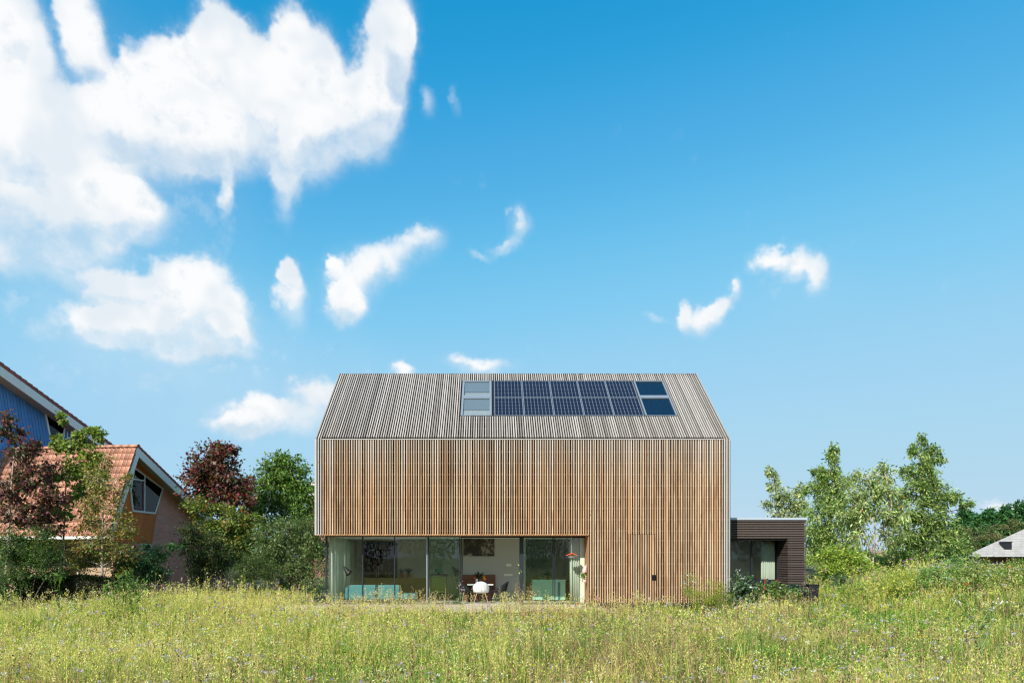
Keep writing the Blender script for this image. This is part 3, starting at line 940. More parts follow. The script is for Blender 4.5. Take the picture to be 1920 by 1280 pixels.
# floor lamps
def floor_lamp(x, y, Y, dx, label):
    base = Vector((px(x, 0, Y).x - dx, Y, 0)); hd = px(x, y, Y)
    L = empty('floor_lamp', base, label, 'lamp', 'black floor lamps')
    b = MB(); b.lathe(base, [(0.13, 0), (0.13, 0.015), (0.02, 0.03)], 16); b.build('base', M['black'], L)
    b = MB(); b.tube([base + Vector((0, 0, 0.02)), hd], 0.011, 6); b.build('stem', M['black'], L)
    b = MB(); ax = Vector((0.62, -0.15, -0.75)); b.lathe(hd - ax*0.20 + Vector((-0.02, 0, 0.03)), [(0.022, 0), (0.045, 0.08), (0.14, 0.36), (0.135, 0.36), (0.035, 0.10)], 16, axis=ax)
    b.build('lamp_shade', M['black'], L)
floor_lamp(651, 1070, 24.6, 0.13, 'black floor lamp with cone shade left of the teal sofa')
floor_lamp(855, 1071, 25.0, 0.0, 'black floor lamp behind the sliding pane near the dining table')
# bookcase with books
YK = YB - 0.32
bx0, bx1 = px(683, 0, YK).x, px(743, 0, YK).x
bz1 = px(0, 1016, YK).z
bc = empty('bookcase', (0.5*(bx0+bx1), YK, 0), 'tall dark bookcase crowded with books on the living room wall', 'bookcase')
b = MB(); b.box(bx0, bx1, YK+0.29, YK+0.31, 0.02, bz1); b.build('back_panel', M['walnut'], bc)
zs = np.linspace(0.82, bz1-0.03, 6)
for x in (bx0, bx1-0.03):
    b = MB(); b.box(x, x+0.03, YK, YK+0.288, 0.02, bz1); b.build('side_panel', M['walnut'], bc)
for z in zs:
    b = MB(); b.box(bx0+0.031, bx1-0.031, YK+0.01, YK+0.287, z, z+0.025); b.build('shelf', M['walnut'], bc)
book_mats = [plain('book_'+n, c, 0.7, 0.1, 8) for n, c in (('brown', (.07,.04,.03)), ('grey', (.16,.15,.14)), ('cream', (.30,.27,.22)), ('red', (.14,.035,.025)), ('green', (.04,.06,.045)), ('black', (.02,.02,.02)))]
nb = 0
for si, z in enumerate(zs[:-1]):
    x = bx0 + 0.05
    while x < bx1 - 0.1:
        if rng.random() < 0.12: x += 0.12; continue
        w_, h_ = rng.uniform(0.03, 0.06), rng.uniform(0.17, 0.25)
        b = MB(); b.box(x, x+w_, YK+0.04, YK+0.22, z+0.0255, z+0.0255+h_)
        o = b.build('book', book_mats[rng.integers(0, 6)]); tag(o, 'upright book on a shelf of the dark bookcase', 'book', 'books in the dark bookcase')
        x += w_ + 0.004
# sideboard
YD = YB - 0.50
ax0, ax1 = px(684, 0, YD).x, px(799, 0, YD).x
sb = empty('sideboard', (0.5*(ax0+ax1), YD, 0), 'long low oak sideboard against the living room wall', 'sideboard')
zt = px(0, 1083, YD).z
b = MB(); b.box(ax0, ax1, YD, YD+0.16, 0.10, zt); b.build('carcass', M['oak'], sb)
n = 5
for k in range(n):
    x0 = ax0 + (ax1-ax0)*k/n + 0.008; x1 = ax0 + (ax1-ax0)*(k+1)/n - 0.008
    b = MB(); b.box(x0, x1, YD-0.02, YD-0.001, 0.12, zt-0.03); b.build('drawer_front', M['oak'], sb, bevel=0.004)
# potted plants on it
def leaf_cards(C, A, B, col):
    """diamond leaves: root points C, length vectors A, half-width vectors B, colours"""
    mid = C + A*0.45
    return np.stack([C, mid + B, C + A, mid - B], 1)
def pot_plant(x, y, Y, h, spread, label, n=26):
    p0 = px(x, y, Y)
    P = empty('potted_plant', p0, label, 'plant', 'plants on the sideboard')
    b = MB(); b.lathe(p0, [(0.055, 0), (0.08, 0.13), (0.085, 0.15), (0.07, 0.15)], 14); b.build('pot', M['terracotta'], P)
    V, Cc = [], []
    for i in range(n):
        a = rng.uniform(0, 2*math.pi); r_ = spread*rng.uniform(0.3, 1); hh = h*rng.uniform(0.6, 1)
        prev = np.array([p0.x, p0.y, p0.z+0.13]); w_ = 0.022
        for k in range(1, 5):
            t_ = k/4; q = np.array([p0.x + r_*t_*math.cos(a), p0.y + r_*t_*math.sin(a)*0.7, p0.z + 0.13 + hh*(t_*1.7 - t_*t_*1.25)])
            s_ = np.array([-math.sin(a), math.cos(a), 0.2])*w_*(1.2-t_)
            V.append([prev - s_, prev + s_, q + s_*0.8, q - s_*0.8]); Cc.append(np.array([0.016, 0.045, 0.018])*rng.uniform(0.6, 1.5)); prev = q
    o = quads_obj('foliage', np.array(V), M['leaf'], np.array(Cc), P, tuple(p0)); o['kind'] = 'stuff'
pot_plant(753, 1082, 28.85, 0.42, 0.33, 'strap leaved houseplant in a slim orange pot on the oak sideboard')
pot_plant(766, 1082, 28.86, 0.50, 0.40, 'arching houseplant in a wider orange pot nearer the pane edge')
# small cabinet with a round green lamp
Yc = 26.4
q = px(822, 1076, Yc)
cabt = empty('side_table', (q.x, Yc+0.2, 0), 'dark square side table carrying a round green lamp', 'table')
b = MB(); b.box(q.x-0.34, q.x+0.34, Yc, Yc+0.45, q.z-0.03, q.z); b.build('table_top', M['walnut'], cabt)
for sx_ in (-0.30, 0.27):
    for sy_ in (0.02, 0.40):
        b = MB(); b.box(q.x+sx_, q.x+sx_+0.03, Yc+sy_, Yc+sy_+0.03, 0, q.z-0.031); b.build('leg', M['walnut'], cabt)
b = MB(); b.box(q.x-0.27, q.x+0.27, Yc+0.05, Yc+0.40, 0.25, 0.27); b.build('shelf', M['walnut'], cabt)
gl = empty('table_lamp', (q.x, Yc+0.2, q.z), 'glossy green rounded lamp on the side table', 'lamp')
b = MB(); b.lathe((q.x, Yc+0.2, q.z), [(0.07, 0), (0.07, 0.012), (0.02, 0.03), (0.02, 0.06)], 16); b.build('base', M['black'], gl)
b = MB(); b.lathe((q.x, Yc+0.2, q.z+0.05), [(0.10, 0), (0.15, 0.03), (0.165, 0.08), (0.14, 0.13), (0.08, 0.16), (0.01, 0.165)], 20); b.build('lamp_shade', M['green_glaze'], gl, smooth=True)
# armchair with pale bent arms before the table
ar = empty('armchair', (q.x+0.05, Yc-0.45, 0), 'olive armchair with pale bentwood arms before the green lamp', 'chair')
M['olive'] = plain('olive_cloth', (0.20, 0.21, 0.09), 0.9, 0.1, 10)
b = MB(); b.box(q.x-0.22, q.x+0.30, Yc-0.75, Yc-0.25, 0.34, 0.44); b.build('seat', M['olive'], ar, bevel=0.03)
b = MB(); b.prism([(q.x-0.22, Yc-0.72, 0.40), (q.x+0.30, Yc-0.72, 0.40), (q.x+0.28, Yc-0.86, 0.92), (q.x-0.20, Yc-0.86, 0.92)], (0, 0.07, 0.01)); b.build('backrest', M['olive'], ar, bevel=0.025)
for s_ in (-0.26, 0.34):
    b = MB(); b.tube([(q.x+s_, Yc-0.95, 0), (q.x+s_, Yc-0.85, 0.85), (q.x+s_, Yc-0.80, 0.92), (q.x+s_, Yc-0.72, 0.90), (q.x+s_, Yc-0.70, 0.60), (q.x+s_, Yc-0.25, 0.58), (q.x+s_, Yc-0.22, 0)], 0.016, 6); b.build('arm', M['ash'], ar, smooth=True)

# dining corner in the open doorway
Yt = 25.0
tb = empty('dining_table', (px(902, 0, Yt).x, Yt+0.35, 0), 'small white topped dining table in the open doorway', 'table')
t0, t1 = px(876, 0, Yt).x, px(925, 0, Yt).x
zt = px(0, 1095, Yt).z
b = MB(); b.box(t0, t1, Yt, Yt+0.75, zt-0.03, zt); b.build('table_top', M['white'], tb, bevel=0.006)
for x in (t0+0.06, t1-0.06):
    for y in (Yt+0.06, Yt+0.69):
        b = MB(); b.tube([(x, y, 0), (x, y, zt-0.031)], 0.018, 6); b.build('leg', M['black'], tb)
be = empty('bench', (px(898, 0, YC).x, YC-0.2, 0), 'teak wall bench with a tall plank back behind the dining table', 'bench')
e0, e1 = px(865, 1077, YC), px(929, 1096, YC)
nbk = 8
for k in range(nbk):
    x0 = e0.x + (e1.x-e0.x)*k/nbk; x1 = e0.x + (e1.x-e0.x)*(k+1)/nbk - 0.004
    b = MB(); b.box(x0, x1, YC-0.05, YC-0.002, 0.35, e0.z); b.build('plank', M['teak'], be)
b = MB(); b.box(e0.x, e1.x-0.004, YC-0.40, YC-0.051, 0.38, 0.43); b.build('seat', M['teak'], be)
b = MB(); b.box(e0.x+0.1, e1.x-0.1, YC-0.36, YC-0.06, 0.0, 0.379); b.build('base', M['teak'], be)

def shell_chair(x, Y, mat, rot, label, w=0.62, seat=0.38, top=0.78):
    """moulded armchair: one curved shell on four splayed wooden legs; rot: facing (0 = away from camera)"""
    c0 = Vector((px(x, 0, Y).x, Y, 0))
    Cc = empty('shell_chair', c0, label, 'chair', 'shell chairs round the dining table')
    ca, sa = math.cos(rot), math.sin(rot)
    def tr(lx, ly, z): return (c0.x + lx*ca - ly*sa, c0.y + lx*sa + ly*ca, z)
    rows = []
    for i in range(9):
        v_ = i/8
        row = []
        for j in range(25):
            a = math.pi*2*j/24
            # back lies towards -y (the camera) of the chair
            back = 0.5 - 0.5*math.cos(a)               # 0 at front, 1 at back middle
            fro = 1 - back
            r_ = float(np.interp(v_, (0, .18, .34, .5, 1), (.12, .58, .80, .90, 1.0)))
            lx = math.sin(a)*w*0.5*r_*(1 - 0.10*back*v_)
            ly = (math.cos(a))*0.27*r_ - 0.07*v_*v_*back
            hh = (0.02*fro + (top-seat)*(0.42*min(1, back*2.2)**1.2 + 0.58*max(0, (back-.40)/.60)**1.35))*float(np.interp(v_, (0, .18, .34, .5, 1), (0, .02, .10, .26, 1.0)))
            row.append(tr(lx, ly, seat + hh))
        rows.append(row)
    b = MB().grid(rows)
    b.add([r for r in rows[0]], [tuple(range(24, -1, -1))])
    b.build('shell', M[mat], Cc, smooth=True, solid=0.012)
    for lx, ly in ((-0.15, -0.13), (0.15, -0.13), (-0.15, 0.13), (0.15, 0.13)):
        b = MB(); b.tube([tr(lx, ly, seat-0.01), tr(lx*1.75, ly*1.75, 0)], [0.014, 0.010], 6); b.build('leg', M['ash'], Cc)
    b = MB(); b.tube([tr(-0.19, -0.17, seat*0.6), tr(0.19, 0.17, seat*0.6)], 0.004, 4); b.tube([tr(0.19, -0.17, seat*0.6), tr(-0.19, 0.17, seat*0.6)], 0.004, 4); b.build('brace', M['black'], Cc)
shell_chair(902, 24.45, 'shell', 0.0, 'white moulded armchair with its back to the terrace', top=0.80)
shell_chair(873, 25.1, 'charcoal', -1.2, 'charcoal moulded armchair at the table end nearer the sofa', w=0.60)
shell_chair(937, 25.1, 'charcoal', 1.2, 'charcoal moulded armchair at the table end nearer the dark door frame', w=0.60)
# vase with orange flowers
vq = Vector((px(894, 0, Yt+0.3).x, Yt+0.3, zt))
va = empty('flower_vase', vq, 'white vase of orange and yellow flowers on the dining table', 'vase')
b = MB(); b.lathe(vq, [(0.035, 0), (0.045, 0.06), (0.04, 0.16), (0.045, 0.20), (0.03, 0.20)], 14); b.build('vase', M['shell'], va, smooth=True)
V, Cc = [], []
petal = MB(); petal_y = MB()
for i in range(46):
    a = rng.uniform(0, 6.28); e_ = rng.uniform(0.5, 1.4); L_ = rng.uniform(0.12, 0.30)
    d = np.array([math.cos(a)*math.cos(e_)*1.3+0.35, math.sin(a)*math.cos(e_)*0.6, math.sin(e_)]); s0 = np.array([vq.x, vq.y, vq.z+0.18])
    side = np.cross(d, rng.normal(size=3)); side /= np.linalg.norm(side)
    V.append(leaf_cards(s0[None]+d*L_*0.3, d[None]*L_*0.8, side[None]*0.03, None)[0]); Cc.append(np.array([0.02, 0.05, 0.015])*rng.uniform(.5, 1.6))
quads_obj('foliage', np.array(V), M['leaf'], np.array(Cc), va, tuple(vq))['kind'] = 'stuff'
M['yellow'] = plain('yellow_petal', (0.75, 0.42, 0.02), 0.6, 0.1, 20); M['orange_petal'] = plain('orange_petal', (0.78, 0.16, 0.01), 0.6, 0.1, 20)
for (fx_, fy_, mt) in ((891, 1082.5, 'orange_petal'), (907, 1081, 'yellow'), (909, 1085, 'orange_petal'), (899, 1080, 'orange_petal')):
    f0 = px(fx_, fy_, Yt+0.3)
    b = MB()
    for k in range(9):
        a = k/9*6.283
        b.add([f0, f0 + Vector((math.cos(a)*.045, -0.02, math.sin(a)*.045)), f0 + Vector((math.cos(a+.35)*.055, -0.035, math.sin(a+.35)*.055)), f0 + Vector((math.cos(a+.7)*.045, -0.02, math.sin(a+.7)*.045))], [(0, 1, 2, 3)])
    b.lathe(f0, [(0.02, -0.012), (0.028, 0), (0.02, 0.014)], 8, axis=(0, -1, 0))
    b.build('flower', M[mt], va)
# dark mottled wall hanging on the core
def art_mat():
    m, t, p, out = new_mat('mottled_print')
    g = nd(t, 'ShaderNodeNewGeometry')
    n_ = noise(t, g.outputs['Position'], 2.6, 6, 0.65, 0.6)
    n_2 = noise(t, g.outputs['Position'], 22, 4, 0.7)
    f_ = mth(t, 'ADD', n_, mth(t, 'MULTIPLY', mth(t, 'SUBTRACT', n_2, 0.5), 0.25))
    setc(t, p.inputs['Base Color'], ramp(t, f_, [(0.40, (0.030, 0.027, 0.022)), (0.50, (0.07, 0.062, 0.05)), (0.53, (0.22, 0.20, 0.15)), (0.65, (0.40, 0.36, 0.28))]))
    p.inputs['Roughness'].default_value = 0.8
    return m
a, c = px(869, 1042, YC-0.03), px(927, 1007, YC-0.03)
an = empty('wall_hanging', (0.5*(a.x+c.x), YC-0.03, a.z), 'dark mottled abstract wall hanging above the teak bench', 'wall art')
b = MB(); b.box(a.x, c.x, YC-0.028, YC-0.012, a.z, c.z); b.build('print', art_mat(), an)
b = MB(); b.box(a.x+0.04, c.x-0.04, YC-0.0118, YC-0.001, a.z+0.04, c.z-0.04); b.build('back_batten', M['walnut'], an)
# kitchen island
Yk = 25.9
a, c = px(998, 1130, Yk), px(1060, 1086, Yk)
ki = empty('kitchen_island', (0.5*(a.x+c.x), Yk+0.3, 0), 'mint green kitchen island behind the right hand panes', 'kitchen island')
b = MB(); b.box(a.x, c.x, Yk, Yk+0.7, 0.05, c.z-0.04); b.build('body', M['mint'], ki)
b = MB(); b.box(a.x-0.02, c.x+0.02, Yk-0.02, Yk+0.72, c.z-0.04+0.001, c.z); b.build('worktop', M['mint'], ki, bevel=0.005)
b = MB(); b.box(a.x+0.03, c.x-0.03, Yk+0.04, Yk+0.66, 0.0, 0.0495); b.build('kick_board', M['plinth'], ki)
tw = MB(); rows = [[(px(x, 0, Yk).x, Yk-0.025-0.012*abs(math.sin(x)), z) for x in (1046, 1047, 1048, 1049, 1050)] for z in (c.z-0.1, c.z-0.45, c.z-0.75)]
o = tw.grid(rows).build('tea_towel', M['teal'], solid=0.004); tag(o, 'teal tea towel hanging on the front of the mint island', 'towel')
for (x, h, mt, lab) in ((1008, 0.20, 'walnut', 'squat dark jar at the near end of the island'), (1013, 0.24, 'green_glaze', 'green bottle beside the squat jar on the island')):
    p0 = px(x, 1086, Yk+0.2); p0.z = c.z
    b = MB(); b.lathe(p0, [(0.04, 0), (0.042, h*0.6), (0.018, h*0.78), (0.018, h), (0.01, h)], 12)
    o = b.build('bottle', M[mt], smooth=True); tag(o, lab, 'bottle')
p0 = px(1027, 0, Yk+0.3); p0.z = c.z
hp = empty('herb_pot', p0, 'leafy herb pot standing on the mint island', 'plant')
b = MB(); b.lathe(p0, [(0.05, 0), (0.065, 0.11), (0.05, 0.11)], 12); b.build('pot', M['black'], hp)
V, Cc = [], []
for i in range(160):
    d = rng.normal(size=3); d /= np.linalg.norm(d); cc_ = np.array([p0.x, p0.y, p0.z+0.22]) + d*np.array([.16, .1, .13])*rng.uniform(.3, 1)
    a_ = rng.normal(size=3); a_ /= np.linalg.norm(a_); b_ = np.cross(a_, d); V.append(leaf_cards(cc_[None], a_[None]*.07, b_[None]*.022, None)[0]); Cc.append(np.array([.02, .06, .02])*rng.uniform(.5, 1.6))
quads_obj('foliage', np.array(V), M['leaf'], np.array(Cc), hp, tuple(p0))['kind'] = 'stuff'
# stool beyond the island
p0 = px(1065, 0, 26.6)
stl = empty('kitchen_cabinet', (p0.x, 26.6, 0), 'brown wooden cabinet between the island and the curtain', 'cabinet')
b = MB(); b.box(p0.x-0.10, p0.x+0.24, 26.6, 27.1, 0.06, 0.72); b.build('carcass', M['teak'], stl)
b = MB(); b.box(p0.x-0.12, p0.x+0.26, 26.58, 27.12, 0.722, 0.75); b.build('top', M['black'], stl)
b = MB(); b.box(p0.x-0.08, p0.x+0.22, 26.63, 27.05, 0, 0.0595); b.build('base', M['black'], stl)
# cord pendant / bird feeder under the soffit
Yf = 23.65
p0 = px(1072, 1036, Yf)
bf = empty('bird_feeder', p0, 'small orange roofed bird feeder hanging under the overhang', 'bird feeder')
b = MB(); b.tube([p0, (p0.x, Yf, ZS-0.013)], 0.004, 5); b.build('cord', M['white'], bf)
for s_ in (-1, 1):
    b = MB(); b.prism([(p0.x, Yf-0.12, p0.z), (p0.x+s_*0.19, Yf-0.12, p0.z-0.075), (p0.x+s_*0.19, Yf-0.12, p0.z-0.095), (p0.x, Yf-0.12, p0.z-0.02)][::s_], (0, 0.24, 0)); b.build('roof', M['orange'], bf)
b = MB(); b.tube([(p0.x, Yf, p0.z-0.02), (p0.x, Yf, p0.z-0.13)], 0.02, 8); b.build('post', M['orange'], bf)
b = MB(); b.lathe((p0.x, Yf, p0.z-0.145), [(0.02, 0), (0.13, 0.004), (0.14, 0.02), (0.12, 0.016)], 16); b.build('tray', M['white'], bf)
# cloth bundle and sprig hanging on the jamb
p0 = px(1099, 1060, 23.5)
hb = empty('hanging_cloth', (XJ-0.02, 23.5, p0.z-0.6), 'pale pink cloth bags hanging on the timber jamb', 'cloth bag')
for z0, dy in ((p0.z-0.22, 0.0), (p0.z-0.56, 0.05)):
    rows = []
    for k in range(6):
        v_ = k/5; r_ = 0.02 + 0.085*math.sin(v_*math.pi*0.62)
        rows.append([(XJ-0.03-r_*0.7+r_*math.cos(j/9*6.283)*0.8, 23.5+dy+r_*math.sin(j/9*6.283), z0+0.24-v_*0.25+0.015*math.sin(j*2.1)) for j in range(9)])
    b = MB().grid(rows, closed=True); b.add(rows[-1], [tuple(range(9))]); b.build('bag', M['pink_cloth'], hb, smooth=True)
b = MB(); b.tube([(XJ-0.005, 23.5, p0.z+0.08), (XJ-0.04, 23.5, p0.z+0.05), (XJ-0.05, 23.52, p0.z-0.35)], 0.006, 5); b.build('cord', M['zinc'], hb)
sp_ = empty('fern_sprig', (XJ-0.14, 23.5, p0.z-0.42), 'bright green leafy sprig hanging beside the pink cloth bags', 'plant')
V, Cc = [], []
for i in range(60):
    c_ = np.array([XJ-0.14, 23.5, p0.z-0.34]) + rng.normal(size=3)*np.array([.06, .05, .05]); a_ = rng.normal(size=3) + np.array([-.8, -.3, .2]); a_ /= np.linalg.norm(a_); b_ = np.cross(a_, rng.normal(size=3)); b_ /= np.linalg.norm(b_)
    V.append(leaf_cards(c_[None], a_[None]*.09, b_[None]*.022, None)[0]); Cc.append(np.array([.16, .26, .03])*rng.uniform(.6, 1.4))
b = MB(); b.tube([(XJ-0.002, 23.5, p0.z-0.40), (XJ-0.14, 23.5, p0.z-0.36)], 0.006, 5); b.build('stem', M['ash'], sp_)
quads_obj('foliage', np.array(V), M['leaf'], np.array(Cc), sp_, (XJ-0.14, 23.5, p0.z-0.42))['kind'] = 'stuff'

# ------------------------------------------------------------------ dark slatted annex
YA = 24.6
ax_ = lambda x: (x - CX) / FPX * YA
az_ = lambda y: EYE + (CY - y) / FPX * YA
AXL, AXR = XR + 0.03, ax_(1511)
ZT, ZF, YA2 = az_(970), az_(1011), 25.4
AXW = ax_(1477)
annex = empty('annex', (0.5*(AXL+AXR), YA, 0), 'flat roofed annex clad in dark horizontal slats right of the timber house', 'annex')
b = MB(); b.box(AXL, AXR-0.03, YA+0.06, 33, ZF+0.01, ZT-0.10); b.build('roof_body', M['membrane'], annex)
b = MB(); b.box(AXL, AXR+0.03, YA-0.04, 33.02, ZT-0.08, ZT); b.build('roof_edge', M['zinc'], annex)
b = MB(); b.box(AXW+0.05, AXR-0.03, YA+0.06, 33, 0.0, ZF+0.009); b.build('wing_wall', M['membrane'], annex)
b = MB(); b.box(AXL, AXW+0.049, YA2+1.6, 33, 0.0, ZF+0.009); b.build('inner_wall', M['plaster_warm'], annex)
b = MB(); b.box(AXL, AXW+0.049, YA-0.2, 33, -0.2, 0.0); b.build('floor', M['screed'], annex)
pt = 0.0855
fas = MB()
for k in range(7):
    x = AXL + 0.45 + k*0.43
    if x < AXR - 0.1: fas.box(x, x+0.045, YA+0.021, YA+0.0595, ZF+0.02, ZT-0.11)
fas = fas.build('fascia', M['dark_slat'], annex)
z = ZT - 0.085 - 0.058
while z > ZF - 0.03:
    b = MB(); b.box(AXL, AXR, YA-0.012+rng.normal(0, .002), YA+0.0205, z, z+0.056); b.build('slat', M['dark_slat'], fas)
    z -= pt
zlast = z + pt
wing = MB()
for x in (AXW+0.12, AXR-0.11): wing.box(x, x+0.045, YA+0.021, YA+0.0595, 0.0, ZF-0.05)
wing = wing.build('wing_cladding', M['dark_slat'], annex)
rev = MB(); rev.box(AXW+0.015, AXW+0.049, YA+0.3, YA+0.345, 0.0, ZF-0.02); rev = rev.build('reveal_cladding', M['dark_slat'], annex)
z = zlast - pt
while z > -0.1:
    b = MB(); b.box(AXW, AXR, YA-0.012+rng.normal(0, .002), YA+0.0205, z, z+0.056); b.build('slat', M['dark_slat'], wing)
    b = MB(); b.box(AXW-0.004, AXW+0.0145, YA+0.0215, YA2, z, z+0.056); b.build('slat', M['dark_slat'], rev)
    b = MB(); b.box(AXR-0.029, AXR, YA+0.0215, 33, z, z+0.056); b.build('slat', M['dark_slat'], wing)
    z -= pt
b = MB(); b.box(AXL, AXW-0.005, YA+0.061, YA2+0.05, ZF-0.02, ZF+0.0095); b.build('soffit', M['dark_slat'], annex)
a2 = lambda x: (x - CX) / FPX * YA2
for x0, x1 in ((1408, 1410.3), (1457.5, 1460)):
    b = MB(); b.box(a2(x0), a2(x1), YA2-0.03, YA2+0.04, 0.0, ZF-0.021); b.build('mullion', M['frame'], annex)
for x0, x1 in ((1370, 1408), (1410.4, 1457.4)):
    b = MB(); b.box(a2(x0), a2(x1), YA2, YA2+0.012, 0.02, ZF-0.022); b.build('glass_pane', M['glass'], annex)
curtain((a2(1431), YA2+0.18), (a2(1457), YA2+0.20), 0.02, ZF-0.03, 7, 0.03, 'pale green curtain inside the dark slatted annex', gC)
# folding canvas chairs before the annex
def canvas_chair(x, Y, mat, cloth, label, w=0.52):
    c0 = Vector((px(x, 0, Y).x, Y, 0))
    Cc = empty('canvas_chair', c0, label, 'chair', 'folding chairs by the annex')
    for s_ in (-1, 1):
        X = c0.x + s_*w/2
        b = MB(); b.box(X-0.018, X+0.018, Y-0.02, Y+0.02, 0, 0.88); b.build('leg', M[mat], Cc)
        b = MB(); b.box(X-0.016, X+0.016, Y+0.42, Y+0.46, 0, 0.62); b.build('leg', M[mat], Cc)
        b = MB(); b.box(X-0.025, X+0.025, Y+0.021, Y+0.5, 0.622, 0.645); b.build('armrest', M[mat], Cc)
    b = MB(); b.grid([[(c0.x-w/2+w*i/6, Y+0.025+0.03*math.sin(i/6*math.pi), z) for i in range(7)] for z in (0.62, 0.86)]); b.build('backrest', M[cloth], Cc, solid=0.006)
    b = MB(); b.grid([[(c0.x-w/2+w*i/6, y, 0.44-0.04*math.sin(i/6*math.pi)) for i in range(7)] for y in (Y+0.02, Y+0.44)]); b.build('seat', M[cloth], Cc, solid=0.006)
    b = MB(); b.tube([(c0.x-w/2, Y+0.05, 0.05), (c0.x+w/2, Y+0.05, 0.43)], 0.014, 5); b.tube([(c0.x+w/2, Y+0.075, 0.05), (c0.x-w/2, Y+0.075, 0.43)], 0.014, 5); b.build('brace', M[mat], Cc)
canvas_chair(1446, 24.45, 'red_wood', 'navy', 'folding chair with red wooden frame and navy canvas back', 0.46)
canvas_chair(1427, 24.85, 'black', 'navy', 'black framed folding chair beside the red framed one', 0.46)
b = MB(); q0 = px(1522, 1116, 25.4); q0.z = float(ground_z(q0.x, q0.y))
o = b.lathe((q0.x, q0.y, q0.z), [(0.20, 0), (0.27, 0.75), (0.28, 0.80), (0.24, 0.80), (0.22, 0.6)], 4).build('planter', M['plinth']); tag(o, 'black tapered planter standing beyond the annex corner', 'planter')

# ------------------------------------------------------------------ brick house on the left
T5 = 0.12                                     # the plot stands some degrees askew
def plane_pt(x, y, K):
    """photo measure onto the upright gable plane  X = K + T5*Y"""
    u = (x - CX) / FPX
    Y = K / (u - T5)
    return Vector((u*Y, Y, EYE + (CY - y) / FPX * Y))
K0 = -16.45 - T5*32.0                          # verge plane
K1 = K0 - 0.62                                 # wall plane behind it
GD = Vector((T5, 1, 0)).normalized()           # along the gable, away from us
RD = Vector((-1, T5, 0)).normalized()          # along the ridge, to the left
rid = plane_pt(258, 836, K0)
eav = plane_pt(204, 1004, K0)
bak = plane_pt(392, 966, K0)
bh = empty('brick_house', (rid.x-4, rid.y, 0), 'red tiled brick house with a leaning pentagon window in its gable', 'house')
sd = (eav - rid); slen = sd.length; sd.normalize()
fn = sd.cross(RD).normalized()
if fn.y > 0: fn = -fn                           # outward normal of the front slope
bd = (bak - rid); blen = bd.length*1.55; bd.normalize()
bn = bd.cross(RD).normalized()
if bn.z < 0: bn = -bn
LEN = 7.4
# under-roof slabs
b = MB()
b.prism([rid - fn*0.05, rid + sd*slen - fn*0.05, rid + sd*slen + RD*LEN - fn*0.05, rid + RD*LEN - fn*0.05], -fn*0.10)
rf = b.build('roof', M['soffit_grey'], bh)
b = MB()
b.prism([rid - bn*0.05, rid + bd*blen - bn*0.05, rid + bd*blen + RD*LEN - bn*0.05, rid + RD*LEN - bn*0.05], -bn*0.10)
b.build('rear_roof', M['soffit_grey'], bh)
# pantiles of the front slope
TW, nrow = 0.206, 13
TR = slen/nrow
def tile_mesh():
    m_ = MB()
    prof = []
    for i in range(8):
        t_ = i/7
        zz = 0.030*math.sin(t_*2*math.pi*0.93 + 2.1) + (0.018 if t_ < 0.15 else 0)
        prof.append((t_*TW*1.06 - TW*0.03, zz))
    rows = []
    for (yy, lift) in ((0.0, 0.012), (TR*1.10, 0.040)):
        rows.append([(x, yy, z+lift) for x, z in prof])
    rows.append([(x, TR*1.10, z+0.040-0.022) for x, z in prof])
    m_.grid(rows)
    me = bpy.data.meshes.new('pantile'); me.from_pydata(m_.v, [], m_.f); me.materials.append(M['pantile'])
    me.polygons.foreach_set('use_smooth', [True]*len(me.polygons)); me.update()
    return me
tme = tile_mesh()
rot = Matrix((RD, sd, RD.cross(sd))).transposed()
if rot.determinant() < 0 or RD.cross(sd).dot(fn) < 0:
    rot = Matrix((RD, sd, fn)).transposed()
eul = rot.to_euler()
flip = Matrix((RD, sd, fn)).transposed().determinant() < 0
rest = MB()
for r in range(nrow):
    for c in range(int(LEN/TW)):
        p0 = rid + RD*(c*TW + 0.0) + sd*(r*TR) + fn*0.012
        if c < 23:
            o = bpy.data.objects.new('tile', tme); put(o, rf, p0)
            if flip:
                mm = Matrix((RD, sd, fn)).transposed().to_4x4(); mm.translation = p0 - WL[rf]
                # keep a right-handed frame: run the tile the other way along the ridge
                mm = Matrix((-RD, sd, fn)).transposed().to_4x4(); mm.translation = p0 + RD*TW - WL[rf]
                o.matrix_basis = mm
            else:
                mm = Matrix((RD, sd, fn)).transposed().to_4x4(); mm.translation = p0 - WL[rf]
                o.matrix_basis = mm
        else:
            vs = [p0 + RD*v.co.x + sd*v.co.y + fn*v.co.z for v in tme.vertices]
            rest.add(vs, [tuple(f.vertices) for f in tme.polygons])
o = rest.build('tile_field', M['pantile'], rf, smooth=True); o['kind'] = 'stuff'
# ridge caps
for k in range(18):
    p0 = rid + RD*(k*0.40 - 0.06); p1 = p0 + RD*0.43
    rows = []
    for q, r_ in ((p0, 0.125), (p1, 0.105)):
        rows.append([q + GD*(r_*math.cos(a)) + Vector((0, 0, r_*math.sin(a)*0.9 - 0.03)) for a in np.linspace(-0.25, math.pi+0.25, 9)])
    b = MB().grid(rows); b.build('ridge_tile', M['pantile'], rf, smooth=True, solid=0.02)
# verge tiles of the rear slope, stepped
nv = int(blen/0.33)
for k in range(nv):
    p0 = rid + bd*(k*0.33) - RD*0.03
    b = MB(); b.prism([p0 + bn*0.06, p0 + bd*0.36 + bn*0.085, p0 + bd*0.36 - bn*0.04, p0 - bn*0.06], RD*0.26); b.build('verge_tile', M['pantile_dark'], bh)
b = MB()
b.prism([rid + RD*0.22 + bn*0.0, rid + bd*blen + RD*0.22, rid + bd*blen + RD*LEN, rid + RD*LEN], bn*0.05); b.build('rear_tiling', M['pantile_dark'], bh)
